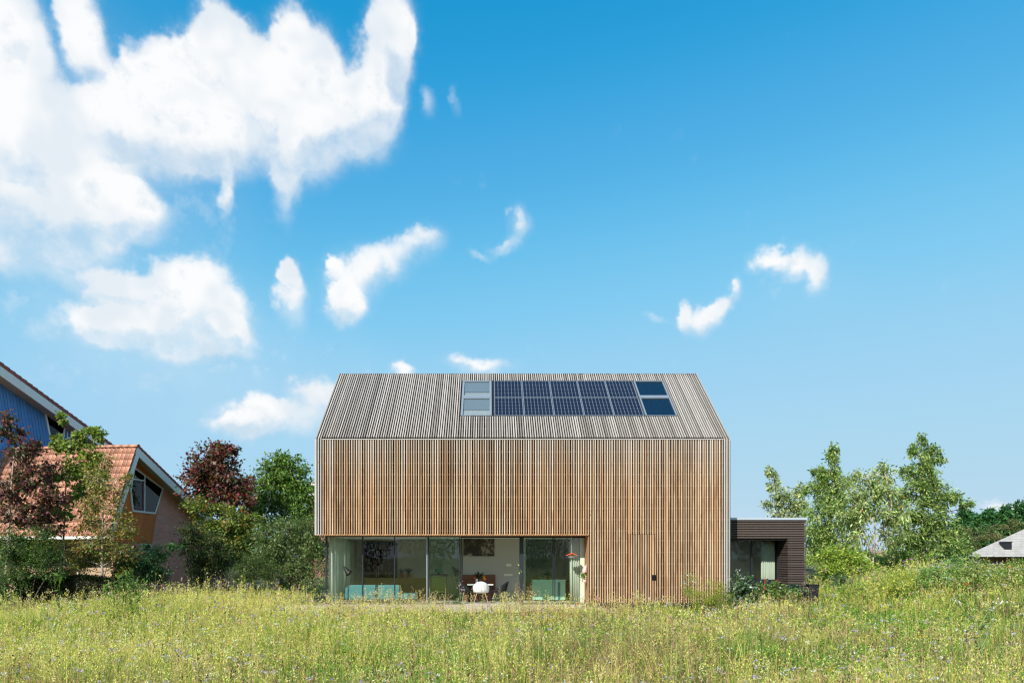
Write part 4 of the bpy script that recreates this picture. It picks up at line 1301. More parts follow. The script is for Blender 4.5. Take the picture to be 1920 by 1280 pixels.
# bargeboards
def barge(P0, P1, drop, lean, nm='bargeboard'):
    b_ = MB(); b_.prism([P0, P1, P1 + drop, P0 + lean], RD*0.05); b_.build(nm, M['trim'], bh)
q0 = rid - bn*0.06 - RD*0.02; q1 = rid + bd*blen - bn*0.06 - RD*0.02
barge(q0, q1, -bn*0.36, -bn*0.36 + bd*-0.0)
q0 = rid - fn*0.05 - RD*0.018; q1 = rid + sd*slen*1.02 - fn*0.05 - RD*0.018
barge(q0, q1, -fn*0.24, -fn*0.24)
# soffits under both verges
b = MB(); b.prism([rid - bn*0.20 + RD*0.04, rid + bd*blen - bn*0.20 + RD*0.04, rid + bd*blen - bn*0.20 + RD*0.63, rid - bn*0.20 + RD*0.63], -bn*0.03); b.build('soffit', M['soffit_grey'], bh)
# gable wall: brick, with the leaning orange panel let in
w_ = lambda x, y: plane_pt(x, y, K1)
zG = -0.2
def gwall(pts, mat, nm, d=0.12, out=0.0):
    b_ = MB(); b_.prism([p - RD*out for p in pts], RD*d); return b_.build(nm, mat, bh)
pT = rid + RD*0.62 - Vector((0, 0, 0.30))
pB = w_(304, 908); pC = w_(284, 1017)
far = w_(470, 1030)
lowf = Vector((far.x, far.y, zG)); fr_ = plane_pt(214, 1012, K1)
# brick part right of the panel and below it
sp0 = w_(259, 868)
gwall([w_(304, 907), w_(284, 1017), Vector((w_(284,1017).x, w_(284,1017).y, zG)), lowf, far, w_(384, 968)], M['brick'], 'gable_wall')
gwall([w_(284, 1017), w_(214, 1017), Vector((w_(214,1017).x, w_(214,1017).y, zG)), Vector((w_(284,1017).x, w_(284,1017).y, zG))], M['brick'], 'gable_wall')
gwall([w_(257, 862), w_(304, 903), w_(304, 912), w_(284, 1017), w_(214, 1017), w_(226, 960)], M['orange_board'], 'panel_backing', 0.08)
# orange boards, leaning with the panel
lean = lambda t_: ((226 + (304-226)*t_, 886), (213 + (285-213)*t_, 1017))
nbd = 17
for k in range(nbd):
    (xa, ya), (xb, yb_) = lean(k/nbd); (xc, yc), (xd, yd) = lean((k+0.93)/nbd)
    top = lambda x: max(958 + (x-247)*0.13, 0)
    f_ = (959-ya)/(yb_-ya)
    xa2, xc2 = xa + (xb-xa)*f_, xc + (xd-xc)*f_
    gwall([w_(xa2, top(xa2)), w_(xb, yb_), w_(xd, yd), w_(xc2, top(xc2))], M['orange_board'], 'board', 0.022, 0.022)
gwall([w_(257, 866), w_(303, 904), w_(303, 916), w_(255, 879)], M['orange_board'], 'board', 0.03, 0.03)
# pentagon window
wp = [(250, 876), (304, 916), (289, 962), (247.5, 957), (243.5, 918)]
win = gwall([w_(*p) for p in wp], M['dark_room'], 'window', 0.03, 0.031)
def strip(pa, pb, wd, mat, nm, out=0.06):
    A, B = w_(*pa), w_(*pb); d = (B-A).normalized(); s_ = d.cross(RD).normalized()*wd/2
    b_ = MB(); b_.prism([A - d*wd*0.4 - s_ - RD*out, B + d*wd*0.4 - s_ - RD*out, B + d*wd*0.4 + s_ - RD*out, A - d*wd*0.4 + s_ - RD*out], RD*0.05); return b_.build(nm, M[mat], win)
for k in range(5): strip(wp[k], wp[(k+1) % 5], 0.09, 'white', 'frame', 0.06 + 0.001*k)
strip((270, 890), (269.5, 959), 0.07, 'white', 'mullion', 0.058)
strip((246, 897), (270, 901), 0.06, 'white', 'transom', 0.056)
strip((266, 905), (266, 955), 0.05, 'maroon', 'sash', 0.052); strip((250, 954), (266, 955), 0.05, 'maroon', 'sash', 0.051)
b = MB(); b.prism([w_(*p) - RD*0.036 for p in wp], RD*0.003); b.build('pane', M['dark_glass'], win)
# small window under the panel
sw_ = gwall([w_(264, 1019), w_(283, 1019), w_(283, 1034), w_(264, 1034)], M['white'], 'window', 0.03, 0.03)
b = MB(); b.prism([w_(266, 1021)-RD*0.034, w_(281, 1021)-RD*0.034, w_(281, 1032)-RD*0.034, w_(266, 1032)-RD*0.034], RD*0.003); b.build('pane', M['dark_glass'], sw_)
# front wall under the eave
fw0 = plane_pt(214, 1017, K1); base = fw0 + GD*0.25
b = MB(); P0 = Vector((base.x, base.y, zG)); P1 = P0 + RD*6.6
b.prism([P0, P1, P1 + Vector((0, 0, 3.1)), P0 + Vector((0, 0, 3.1))], GD*0.2); b.build('front_wall', M['brick_y'], bh)
P = P0 + RD*1.9 - GD*0.04
b = MB(); b.prism([P + Vector((0,0,0.2)), P + RD*0.75 + Vector((0,0,0.2)), P + RD*0.75 + Vector((0,0,2.4)), P + Vector((0,0,2.4))], GD*0.03); dr = b.build('door', M['maroon'], bh)
for q in (0.0, 0.72):
    b = MB(); c0 = P + RD*q - GD*0.03; b.prism([c0 + Vector((0,0,0.2)), c0 + RD*0.09 + Vector((0,0,0.2)), c0 + RD*0.09 + Vector((0,0,2.45)), c0 + Vector((0,0,2.45))], GD*0.028); b.build('frame', M['white'], dr)
b = MB(); b.prism([eav + RD*0.02 + sd*0.02, eav + RD*LEN + sd*0.02, eav + RD*LEN + sd*0.02 - Vector((0,0,0.12)), eav + RD*0.02 + sd*0.02 - Vector((0,0,0.12))], GD*-0.1); b.build('gutter', M['trim'], bh)

# ------------------------------------------------------------------ taller blue boarded house behind it
KB = -26.5; KBW = KB - 0.6
vb = lambda x, y: plane_pt(x, y, KB)
wb = lambda x, y: plane_pt(x, y, KBW)
r0 = vb(-30, 658); r1 = vb(215, 837)
bb = empty('blue_house', (vb(60, 760).x-2, vb(60, 760).y, 0), 'tall blue boarded house with white bargeboard behind the brick house', 'house')
b2 = (r1 - r0).normalized(); L2 = (r1-r0).length + 2.0; n2_ = b2.cross(RD).normalized()
if n2_.z < 0: n2_ = -n2_
b = MB(); b.prism([r0 - n2_*0.06, r0 + b2*L2 - n2_*0.06, r0 + b2*L2 + RD*6 - n2_*0.06, r0 + RD*6 - n2_*0.06], -n2_*0.12); rb = b.build('roof', M['soffit_grey'], bb)
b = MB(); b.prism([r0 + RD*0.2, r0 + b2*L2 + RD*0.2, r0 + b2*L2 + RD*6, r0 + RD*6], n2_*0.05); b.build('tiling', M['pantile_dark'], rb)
nv = int(L2/0.36)
for k in range(nv):
    p0 = r0 + b2*(k*0.36) - RD*0.03
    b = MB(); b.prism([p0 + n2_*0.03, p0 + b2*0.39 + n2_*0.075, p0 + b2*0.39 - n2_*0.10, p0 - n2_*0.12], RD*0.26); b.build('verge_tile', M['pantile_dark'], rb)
q0 = r0 - n2_*0.14 - RD*0.02
m1 = r0 + b2*(vb(110, 770) - r0).length
b = MB(); b.prism([q0, m1 - n2_*0.14 - RD*0.02, m1 - n2_*0.56 - RD*0.02, q0 - n2_*0.42], RD*0.05); b.build('bargeboard', M['trim'], bb)
q0 = m1 - n2_*0.14 - RD*0.02 + b2*0.015; q1 = r0 + b2*L2 - n2_*0.14 - RD*0.02
b = MB(); b.prism([q0, q1, q1 - n2_*0.42, q0 - n2_*0.42], RD*0.05); b.build('bargeboard', M['trim'], bb)
b = MB(); b.prism([r0 - n2_*0.5 + RD*0.04, r0 + b2*L2 - n2_*0.5 + RD*0.04, r0 + b2*L2 - n2_*0.5 + RD*0.61, r0 - n2_*0.5 + RD*0.61], -n2_*0.03); b.build('soffit', M['soffit_grey'], bb)
ytop = lambda x: 706 + x*(820-706)/158.0
pw0, pw1 = wb(-40, ytop(-40)), wb(240, ytop(240))
b = MB(); b.prism([pw0 - RD*-0.03, pw1 - RD*-0.03, Vector((pw1.x, pw1.y, zG)) + RD*0.03, Vector((pw0.x, pw0.y, zG)) + RD*0.03], RD*0.12); b.build('gable_wall', M['membrane'], bb)
k = -38.0
while k < 168:
    wd = 6.5
    xs_ = (k, k + wd - 0.85)
    yb_ = 880
    ln_ = 0.16
    pts = [wb(xs_[0], ytop(xs_[0])), wb(xs_[1], ytop(xs_[1])), wb(xs_[1] + (yb_-ytop(xs_[1]))*ln_, yb_), wb(xs_[0] + (yb_-ytop(xs_[0]))*ln_, yb_)]
    b = MB(); b.prism(pts, RD*0.025); b.build('board', M['blue_board'], bb)
    k += wd
wq = [(84, 775), (120, 800), (116, 832), (95, 832)]
b = MB(); b.prism([wb(*p) - RD*0.03 for p in wq], RD*0.025); wn = b.build('window', M['dark_room'], bb)
for k in range(4):
    A, B = wb(*wq[k]), wb(*wq[(k+1) % 4]); d = (B-A).normalized(); s_ = d.cross(RD).normalized()*0.045
    b = MB(); o_ = 0.062 + 0.001*k; b.prism([A-d*.03-s_-RD*o_, B+d*.03-s_-RD*o_, B+d*.03+s_-RD*o_, A-d*.03+s_-RD*o_], RD*0.05); b.build('frame', M['white'], wn)
b = MB(); b.prism([wb(*p) - RD*0.036 for p in wq], RD*0.003); b.build('pane', M['dark_glass'], wn)

# ------------------------------------------------------------------ far buildings
Yq = 62.0
a, c = px(578, 903, Yq), px(700, 1050, Yq)
fb = empty('far_block', (0.5*(a.x+c.x), Yq, 0), 'distant brick block with white bands behind the left edge of the timber house', 'building')
b = MB(); b.box(a.x, c.x, Yq, Yq+9, -0.2, a.z); b.build('wall', M['brick_r'], fb)
for (y0, y1) in ((906, 911), (925, 930)):
    b = MB(); b.box(a.x-0.2, c.x, Yq-0.25, Yq-0.01, px(0, y1, Yq).z, px(0, y0, Yq).z); b.build('band', M['white'], fb)
for k in range(2):
    b = MB(); x0 = a.x+0.15+k*1.0; b.box(x0, x0+0.8, Yq-0.06, Yq-0.005, px(0, 924, Yq).z, px(0, 913, Yq).z); b.build('window', M['dark_glass'], fb)
# grey hipped roof on the right
Yh = 44.0
e0, e1 = px(1806, 1043, Yh), px(2140, 1043, Yh)
rz = px(0, 962, Yh+4).z; q9 = (Yh+7.5)/Yh
hh_ = empty('grey_roofed_house', (0.5*(e0.x+e1.x), Yh+2, 0), 'low house with a broad grey hipped roof beyond the flower bank', 'house')
b = MB(); b.box(e0.x*q9+0.8, e1.x-0.5, Yh+0.5, Yh+7.5, -0.2, e0.z-0.02); b.build('wall', M['brick_y'], hh_)
q8 = (Yh+8)/Yh
v = [Vector((e0.x, Yh, e0.z)), Vector((e1.x, Yh, e0.z)), Vector((e1.x*q8, Yh+8, e0.z)), Vector((e0.x*q8+0.4, Yh+8, e0.z)), Vector((e0.x+9.5, Yh+4, rz)), Vector((e1.x-2, Yh+4, rz))]
b = MB(); b.add(v, [(0,1,5,4), (1,2,5), (2,3,4,5), (3,0,4), (3,2,1,0)]); b.build('roof', M['slate'], hh_)
p0 = px(1886, 1024, Yh+0.8)
b = MB(); b.box(p0.x-0.24, p0.x+0.24, Yh+0.6, Yh+1.05, p0.z-0.35, p0.z+0.26); b.box(p0.x-0.27, p0.x+0.27, Yh+0.57, Yh+1.08, p0.z+0.262, p0.z+0.32); b.build('chimney', M['plinth'], hh_)
# low tiled shed among the trees
Ys_ = 52.0
e0, e1 = px(1640, 1044, Ys_), px(1716, 1044, Ys_)
sh = empty('tiled_shed', (0.5*(e0.x+e1.x), Ys_, 0), 'low orange tiled shed glimpsed under the fruit trees', 'shed')
b = MB(); b.box(e0.x, e1.x, Ys_+0.2, Ys_+3, -0.2, e0.z+0.05); b.build('wall', M['slate'], sh)
b = MB(); b.prism([(e0.x-0.3, Ys_, e0.z+0.02), (e0.x-0.3, Ys_+3.2, e0.z+0.02), (e0.x-0.3, Ys_+1.6, e0.z+0.5)], (e1.x-e0.x+0.6, 0, 0)); b.build('roof', M['pantile'], sh)

# ------------------------------------------------------------------ trees and shrubs
BR = 2.6
def rand_unit(n):
    v = rng.normal(size=(n, 3)); return v / np.linalg.norm(v, axis=1, keepdims=True)

def leaves(C, out, size, cols, droop=0.25, aspect=0.42, jit=0.35):
    """N folded leaf faces at C, growing along `out` with scatter; returns quads and colours"""
    n = len(C)
    A = out + rand_unit(n)*0.9 + np.array([0, 0, -droop]); A /= np.linalg.norm(A, axis=1, keepdims=True)
    up = rand_unit(n)*0.75 + np.array([0, 0, 0.8])
    B = np.cross(A, up); B /= np.linalg.norm(B, axis=1, keepdims=True) + 1e-9
    Nn = np.cross(B, A)
    L = size*(1 + rng.normal(0, 0.28, n)).clip(0.45, 1.8)[:, None]
    mid = C + A*L*0.5 - Nn*L*0.10
    tip = C + A*L + np.array([0, 0, -0.12])*L
    V = np.stack([C, mid + B*L*aspect*0.5, tip, mid - B*L*aspect*0.5], 1)
    K = np.asarray(cols)[rng.integers(0, len(cols), n)] * (1 + rng.normal(0, jit*0.6, (n, 1))).clip(0.4, 1.8)
    K = K*(1 + rng.normal(0, 0.06, (n, 3)))
    return V, K.clip(0.002, 1)

def plant(name, label, cat, Y, blobs, cols, leaf=0.10, per=70, trunk=None, lean=None, forks=None, r0=0.07, bark='bark', clump=0.22,
          depth=0.85, group=None, twigs=True, droop=0.25, aspect=0.42, ground=None, accent=None, fill=1.0, zs=0.8, br=None):
    """tree or shrub at distance Y.  blobs: (x, y, rx, ry, clumps) in photo measure shape the crown; every clump hangs on its own twig."""
    tx = trunk[0] if trunk else sum(b[0] for b in blobs)/len(blobs)
    base = px(tx, CY, Y); base.z = float(ground_z(base.x, base.y)) - 0.05 if ground is None else ground
    root = empty(name, base, label, cat, group)
    # stem axis
    top_y = trunk[1] if trunk else min(b[1] for b in blobs)
    top = px(trunk[2] if trunk and len(trunk) > 2 else tx, top_y, Y)
    stem = MB()
    nseg = 7
    axis = []
    for i in range(nseg+1):
        t_ = i/nseg
        p = base.lerp(top, t_) + Vector((math.sin(t_*5+tx)*0.05, math.cos(t_*4+tx)*0.06, 0))*(1 if 0 < i < nseg else 0)*base.lerp(top, t_).z*0.12
        axis.append(p)
    if trunk:
        stem.tube(axis, [r0*(1 - 0.85*i/nseg) for i in range(nseg+1)], 7)
    limbs = [(axis[i], r0*(1 - 0.85*i/nseg)) for i in range(2 if not forks else 1, nseg+1)]
    if forks:
        for (x0, y0, x1, y1, dy) in forks:
            a, c = px(x0, y0, Y), px(x1, y1, Y+dy)
            pts = [a.lerp(c, k/4) + Vector((0, 0, 0.10*math.sin(k/4*math.pi)))*(a-c).length*0.3 for k in range(5)]
            stem.tube(pts, [r0*0.6*(1-0.75*k/4) for k in range(5)], 6)
            limbs += [(p, r0*0.35) for p in pts[1:]]
    LV, LK = [], []
    lp = np.array([tuple(p) for p, _ in limbs])
    for (bx, by, rx, ry, nc) in blobs:
        c = np.array(px(bx, by, Y)); R_ = np.array([rx, (rx+ry)*0.5*depth, ry])/FPX*Y
        nc = max(2, int(nc*fill*1.7))
        u = rand_unit(nc)*(rng.random((nc, 1))**0.42)
        cc = c + u*R_
        cs = clump*min(1.0, 0.38 + (rx+ry)/2/32)
        # mother limb for the blob
        if twigs:
            k = np.argmin(((lp - c)**2).sum(1) + np.maximum(0, lp[:, 2]-c[2]+0.2)**2*6)
            a = Vector(lp[k]); e = Vector(c)
            pts = [a.lerp(e, q/3) + Vector(rng.normal(0, 0.04, 3)) * (1 if 0 < q < 3 else 0) for q in range(4)]
            stem.tube(pts, [max(0.012, r0*0.34*(1-q*0.22)) for q in range(4)], 5, cap=False)
        for i in range(nc):
            h = Vector(cc[i])
            s_ = Vector(c).lerp(h, rng.uniform(0.0, 0.35)) if twigs else h
            if twigs and (h - s_).length > 0.12:
                m_ = s_.lerp(h, 0.55) + Vector((0, 0, 0.05))
                stem.tube([s_, m_, h], [0.011, 0.008, 0.004], 3, cap=False)
            n = int(per*1.15*rng.uniform(0.55, 1.4))
            d = u[i]; o_ = d/(np.linalg.norm(d)+1e-6)
            # leaves strung along the last part of the twig and puffed round its end
            tt = rng.random((n, 1))**0.7
            st = np.array(s_)*0.6 + np.array(h)*0.4
            P = st + (np.array(h) + o_*cs*0.5 - st)*tt + rng.normal(0, cs*0.52, (n, 3))*np.array([1, 1, zs])
            shade_ = rng.normal(1.0, 0.10)
            V, K = leaves(P, np.tile(o_, (n, 1)), leaf, cols, droop, aspect)
            LV.append(V); LK.append(K*shade_*(br or BR))
    if accent:
        V = np.concatenate(LV); pick = rng.random(len(V)) < accent[1]
        K = np.concatenate(LK); K[pick] = np.array(accent[0])*(1+rng.normal(0, .2, (pick.sum(), 1)))
        LV, LK = [V], [K]
    if not trunk:
        for k in range(6):
            b_ = blobs[k % len(blobs)]; e = px(b_[0], b_[1], Y)
            stem.tube([base + Vector((rng.normal(0, .12), rng.normal(0, .12), 0)), base.lerp(e, .5) + Vector((0, 0, .1)), e], [r0, r0*.7, r0*.3], 5, cap=False)
    stem.build('trunk' if trunk else 'stems', M[bark], root, smooth=True)
    o = quads_obj('crown' if trunk else 'foliage', np.concatenate(LV), M['leaf'], np.concatenate(LK).clip(0.002, 0.9), root, tuple(base))
    o['kind'] = 'stuff'
    return root

G_DARK = [(.018,.040,.010), (.026,.055,.013), (.040,.070,.016), (.014,.030,.010)]
G_MID = [(.046,.085,.016), (.062,.105,.020), (.085,.125,.024), (.034,.062,.014)]
G_YEL = [(.12,.17,.025), (.16,.20,.03), (.09,.15,.022), (.20,.20,.04)]
G_OLV = [(.10,.145,.036), (.135,.175,.052), (.07,.11,.028), (.17,.20,.075)]
G_GREY = [(.14,.16,.075), (.18,.195,.10), (.10,.125,.05)]
PURP = [(.046,.016,.022), (.064,.020,.026), (.036,.018,.018), (.082,.032,.026), (.044,.042,.016), (.036,.048,.016)]
BRN = [(.09,.075,.022), (.13,.10,.03), (.06,.065,.018), (.12,.06,.025)]

plant('purple_maple', 'dark purple leaved maple at the left edge before the blue house', 'tree', 24.0,
      [(10,800,26,24,7),(38,850,38,36,12),(16,905,42,40,13),(70,890,32,38,11),(96,940,30,36,10),(40,960,48,36,13),(90,985,26,22,6)],
      PURP, leaf=0.11, per=60, trunk=(8, 800, 30), r0=0.07, bark='bark_pale', clump=0.20, group='purple leaved maples', aspect=0.7)
plant('green_shrub', 'dark glossy shrub under the purple maple at the left edge', 'shrub', 23.3,
      [(25,1020,40,36,20),(80,1030,36,36,20),(45,1065,50,34,24),(8,1095,30,34,14),(100,1062,22,26,10)],
      G_DARK+[(.07,.09,.02)], leaf=0.085, per=70, r0=0.03, group='garden shrubs', fill=1.1)
plant('sweetgum_tree', 'sparse bright green young tree before the blue gable', 'tree', 25.5,
      [(120,785,7,12,4),(112,830,12,14,6),(140,836,20,16,9),(152,812,10,14,5),(175,812,10,10,5),(190,818,9,10,4),(168,850,16,16,8),(130,880,26,24,12),(168,890,26,22,12),(96,900,16,20,7),(150,925,30,22,12),(112,960,24,20,8)],
      [(.075,.105,.02),(.10,.13,.026),(.055,.08,.018),(.13,.14,.03)], leaf=0.11, per=34, trunk=(112, 800, 128), r0=0.05, clump=0.17, aspect=0.75)
plant('young_maple', 'thin trunked brownish green young tree before the red tiles', 'tree', 24.6,
      [(195,870,14,18,6),(182,900,24,20,10),(212,915,20,20,8),(175,940,34,24,12),(215,955,26,20,9),(240,900,12,10,5),(160,980,32,22,11),(205,990,36,24,12),(245,985,22,22,7),(180,1020,44,20,13),(225,1035,30,20,9),(150,1045,24,16,7)],
      BRN+[(.085,.11,.022),(.07,.10,.02)], leaf=0.095, per=30, trunk=(192, 860), r0=0.055, bark='bark_pale', clump=0.20, aspect=0.6)
plant('beech_shrub', 'yellowing leafy shrub between the hedge and the front wall of the brick house', 'shrub', 25.2,
      [(160,1050,34,26,15),(205,1045,28,28,12),(135,1065,24,22,9),(230,1062,20,20,8)], [(.075,.085,.02),(.10,.11,.022),(.05,.065,.016),(.12,.10,.025)], leaf=0.09, per=46, r0=0.02, clump=0.2, group='garden shrubs')
plant('laurel_shrub', 'rounded dark green shrub before the brick gable wall', 'shrub', 25.6,
      [(262,1050,34,36,22),(290,1070,26,32,16),(240,1075,24,26,12),(300,1035,14,12,5),(330,1022,10,7,3)],
      [(.022,.055,.022),(.035,.075,.025),(.018,.04,.014)], leaf=0.085, per=80, r0=0.03, group='garden shrubs')
plant('copper_maple', 'rounded copper maple rising behind the brick house verge', 'tree', 33.5,
      [(400,868,46,34,22),(372,890,30,30,14),(432,890,32,34,16),(396,920,50,34,22),(430,940,40,26,16),(455,930,20,18,8),(408,845,22,14,8),(430,838,12,8,3),(462,905,12,14,4)],
      PURP+[(.12,.022,.018),(.08,.03,.014)], leaf=0.15, per=46, trunk=(415, 850), r0=0.09, clump=0.30, group='purple leaved maples', aspect=0.7)
plant('yellowing_maple', 'yellow green maple with a few orange leaves below the copper maple', 'tree', 32.0,
      [(380,955,34,24,12),(430,975,40,26,18),(460,985,30,24,12),(400,1000,44,26,16),(440,1010,40,24,14)],
      [(.07,.09,.018),(.10,.12,.02),(.045,.07,.014),(.05,.06,.014)], leaf=0.13, per=48, trunk=(420, 960), r0=0.06, clump=0.28, aspect=0.65, accent=((.40,.14,.015), 0.05))
plant('ash_tree', 'full green ash tree left of the timber house', 'tree', 37.0,
      [(520,880,38,24,18),(548,888,30,24,14),(496,905,28,26,14),(530,915,44,30,22),(560,925,26,30,14),(575,950,18,26,10),(500,945,34,26,14),(540,960,40,22,16),(485,925,16,20,7),(560,985,26,18,8),(525,866,22,10,6),(548,862,12,9,4),(478,958,24,26,11),(585,930,12,24,6)],
      G_MID, leaf=0.19, per=44, trunk=(528, 880), r0=0.13, clump=0.36, aspect=0.4)
plant('dark_shrub', 'deep green shrub against the end of the brick wall', 'shrub', 28.5,
      [(362,1000,20,26,10),(385,1025,34,34,20),(378,1065,30,30,16),(412,1050,30,30,14),(352,1035,14,20,5)],
      [(.014,.028,.012),(.022,.038,.012),(.03,.045,.012),(.04,.035,.012)], leaf=0.11, per=66, r0=0.04, clump=0.26, group='garden shrubs')
plant('yew_bush', 'clipped dark bush between the brick house and the silvery shrubs', 'shrub', 27.0,
      [(470,1062,34,28,26),(500,1072,26,24,16),(450,1080,24,22,12)], [(.016,.032,.010),(.026,.046,.012),(.05,.07,.016)], leaf=0.06, per=110, r0=0.03, clump=0.20, group='garden shrubs', aspect=0.3)
plant('dogwood_shrub', 'big silvery green shrub beside the glass corner of the house', 'shrub', 28.2,
      [(540,995,40,26,20),(575,1010,22,40,16),(520,1030,40,32,22),(565,1050,36,36,22),(590,990,10,24,6),(500,1050,26,28,10),(545,1080,44,24,18),(600,1060,14,40,8),(500,1000,24,16,8),(588,1090,22,20,8)],
      [(.045,.07,.022),(.065,.095,.03),(.09,.115,.045),(.03,.05,.016)], leaf=0.10, per=58, r0=0.035, clump=0.26, group='garden shrubs', aspect=0.38, accent=((.20,.07,.03), 0.015))
# right of the house
plant('alder_tree', 'slender grey green tree rising behind the annex roof', 'tree', 36.0,
      [(1446,885,7,11,4),(1450,905,12,12,6),(1462,930,18,14,9),(1490,922,14,9,6),(1505,912,9,6,3),(1480,945,30,14,12),(1450,950,18,12,6),(1500,955,20,14,7),(1475,972,44,14,12)],
      G_GREY, leaf=0.14, per=40, trunk=(1478, 890, 1452), r0=0.07, clump=0.20, aspect=0.5, zs=1.4, fill=0.9)
plant('pear_tree', 'tall pear tree with a pointed top just right of the annex', 'tree', 33.5,
      [(1561,843,6,12,4),(1557,862,10,10,5),(1562,882,13,14,7),(1545,892,14,10,6),(1532,882,8,7,3),(1570,905,22,16,9),(1548,918,28,20,12),(1526,922,16,14,6),(1570,945,42,26,18),(1532,955,34,26,15),(1575,985,48,28,20),(1530,1000,34,32,17),(1528,1040,26,32,14),(1560,1028,38,26,16)],
      G_OLV+[(.05,.08,.02)], leaf=0.14, per=50, trunk=(1556, 845, 1561), r0=0.09, clump=0.20, zs=1.5, group='fruit trees behind the annex')
plant('cherry_tree', 'forked pale trunked cherry tree with a few orange leaves', 'tree', 31.0,
      [(1598,925,30,22,14),(1625,902,26,18,11),(1598,885,8,14,4),(1660,890,16,18,8),(1655,872,6,10,3),(1640,925,30,22,14),(1612,950,34,22,15),(1665,930,24,24,12),(1590,970,36,24,15),(1640,965,38,24,16),(1684,962,32,30,15),(1620,995,36,18,12),(1668,1000,34,20,12),(1600,1010,20,14,6)],
      [(.115,.15,.05),(.15,.18,.07),(.09,.12,.036),(.19,.21,.10)], leaf=0.17, per=34, trunk=(1637, 1036, 1637), forks=[(1637,1042,1618,1000,-.4),(1637,1042,1652,1000,.4),(1637,1040,1642,975,0),(1620,1005,1598,960,.3),(1652,1000,1672,950,-.3),(1632,1050,1600,1028,.4)],
      r0=0.10, bark='bark_pale', clump=0.22, droop=0.6, group='fruit trees behind the annex', accent=((.55,.22,.03), 0.012), aspect=0.34, zs=1.3, fill=0.72)
plant('apple_tree', 'tallest olive green fruit tree at the right', 'tree', 34.5,
      [(1728,828,6,10,4),(1730,850,16,12,7),(1752,838,8,6,3),(1712,845,10,8,4),(1735,875,26,14,10),(1765,858,10,7,4),(1715,895,20,14,7),(1745,905,28,18,12),(1700,885,10,8,3),(1722,930,40,24,18),(1765,935,26,18,11),(1795,935,14,8,5),(1812,950,8,8,3),(1700,960,34,24,14),(1740,975,50,28,24),(1775,990,34,24,14),(1715,1005,44,24,18),(1760,1020,40,20,14),(1690,1020,26,18,9)],
      G_OLV+[(.045,.07,.018),(.055,.08,.02)], leaf=0.15, per=50, trunk=(1732, 835, 1728), r0=0.11, clump=0.22, zs=1.3, group='fruit trees behind the annex')
plant('hazel_shrub', 'yellow green shrub in the sun behind the annex planter', 'shrub', 29.0,
      [(1548,1052,24,26,14),(1575,1045,26,24,14),(1600,1058,26,20,14),(1560,1075,26,16,10),(1625,1062,20,14,8)],
      G_YEL+[(.06,.10,.02)], leaf=0.11, per=54, r0=0.025, clump=0.24, group='bank shrubs')
plant('bramble_shrub', 'loose green shrub behind the cherry trunk', 'shrub', 33.0,
      [(1660,1058,24,18,12),(1690,1050,24,18,12),(1720,1050,26,20,12),(1640,1068,20,12,8)],
      G_MID+G_YEL[:1], leaf=0.12, per=54, r0=0.02, clump=0.26, group='bank shrubs')
plant('hawthorn_shrub', 'brown tinged shrub below the conifers', 'shrub', 53.0,
      [(1800,1000,24,18,12),(1830,1010,26,16,12),(1785,1022,24,14,10),(1860,1000,20,16,8),(1895,985,24,18,10)],
      [(.06,.075,.022),(.08,.085,.028),(.045,.06,.018),(.09,.07,.03)], leaf=0.13, per=44, r0=0.03, clump=0.3, group='bank shrubs')
plant('sage_bush', 'low round blue green bush on the bank beside the gravel', 'shrub', 26.5,
      [(1575,1090,20,12,16),(1588,1096,12,10,8)], [(.030,.060,.030),(.045,.08,.035),(.02,.04,.02)], leaf=0.06, per=80, r0=0.015, clump=0.14, group='bank shrubs', aspect=0.3)
plant('lilac_thicket', 'broad green thicket filling the gap behind the silvery shrubs', 'shrub', 39.0,
      [(470,1000,40,30,26),(520,1010,40,34,28),(570,1020,30,40,24),(440,1030,40,34,24),(600,1030,20,40,14),(500,1050,50,26,24)],
      G_MID+G_DARK, leaf=0.16, per=56, r0=0.04, clump=0.36, group='garden shrubs')
plant('elder_thicket', 'dark green thicket behind the fruit trees', 'shrub', 38.5,
      [(1530,1015,22,34,16),(1570,1045,36,20,18),(1620,1050,36,14,14),(1690,1045,40,16,16),(1740,1038,40,18,18),(1790,1030,30,18,14)],
      G_MID+G_OLV, leaf=0.16, per=56, r0=0.04, clump=0.36, group='bank shrubs')
# row of conifers
for k, (x, ty, w) in enumerate(((1806, 962, 20), (1830, 966, 22), (1852, 958, 24), (1880, 952, 24), (1906, 948, 26), (1936, 940, 28))):
    bl = [(x, ty+6, w*0.25, 9, 6), (x, ty+20, w*0.55, 11, 14), (x-2, ty+36, w*0.85, 13, 20), (x+2, ty+54, w*1.05, 15, 24), (x, ty+74, w*1.1, 15, 20)]
    lab = ['shortest pale conifer next to the apple tree', 'second conifer of the row behind the grey roof', 'third conifer of the row with a blunt top', 'fourth conifer of the row over the grey roof', 'fifth conifer of the row above the chimney', 'tallest conifer at the right edge of the row'][k]
    plant('conifer', lab, 'tree', 56.0, bl, [(.016,.058,.018),(.026,.078,.022),(.012,.04,.014),(.04,.095,.025)], leaf=0.34, per=60, trunk=(x, ty), r0=0.12, clump=0.42, group='conifer row', droop=0.5, aspect=0.3, ground=0.0)

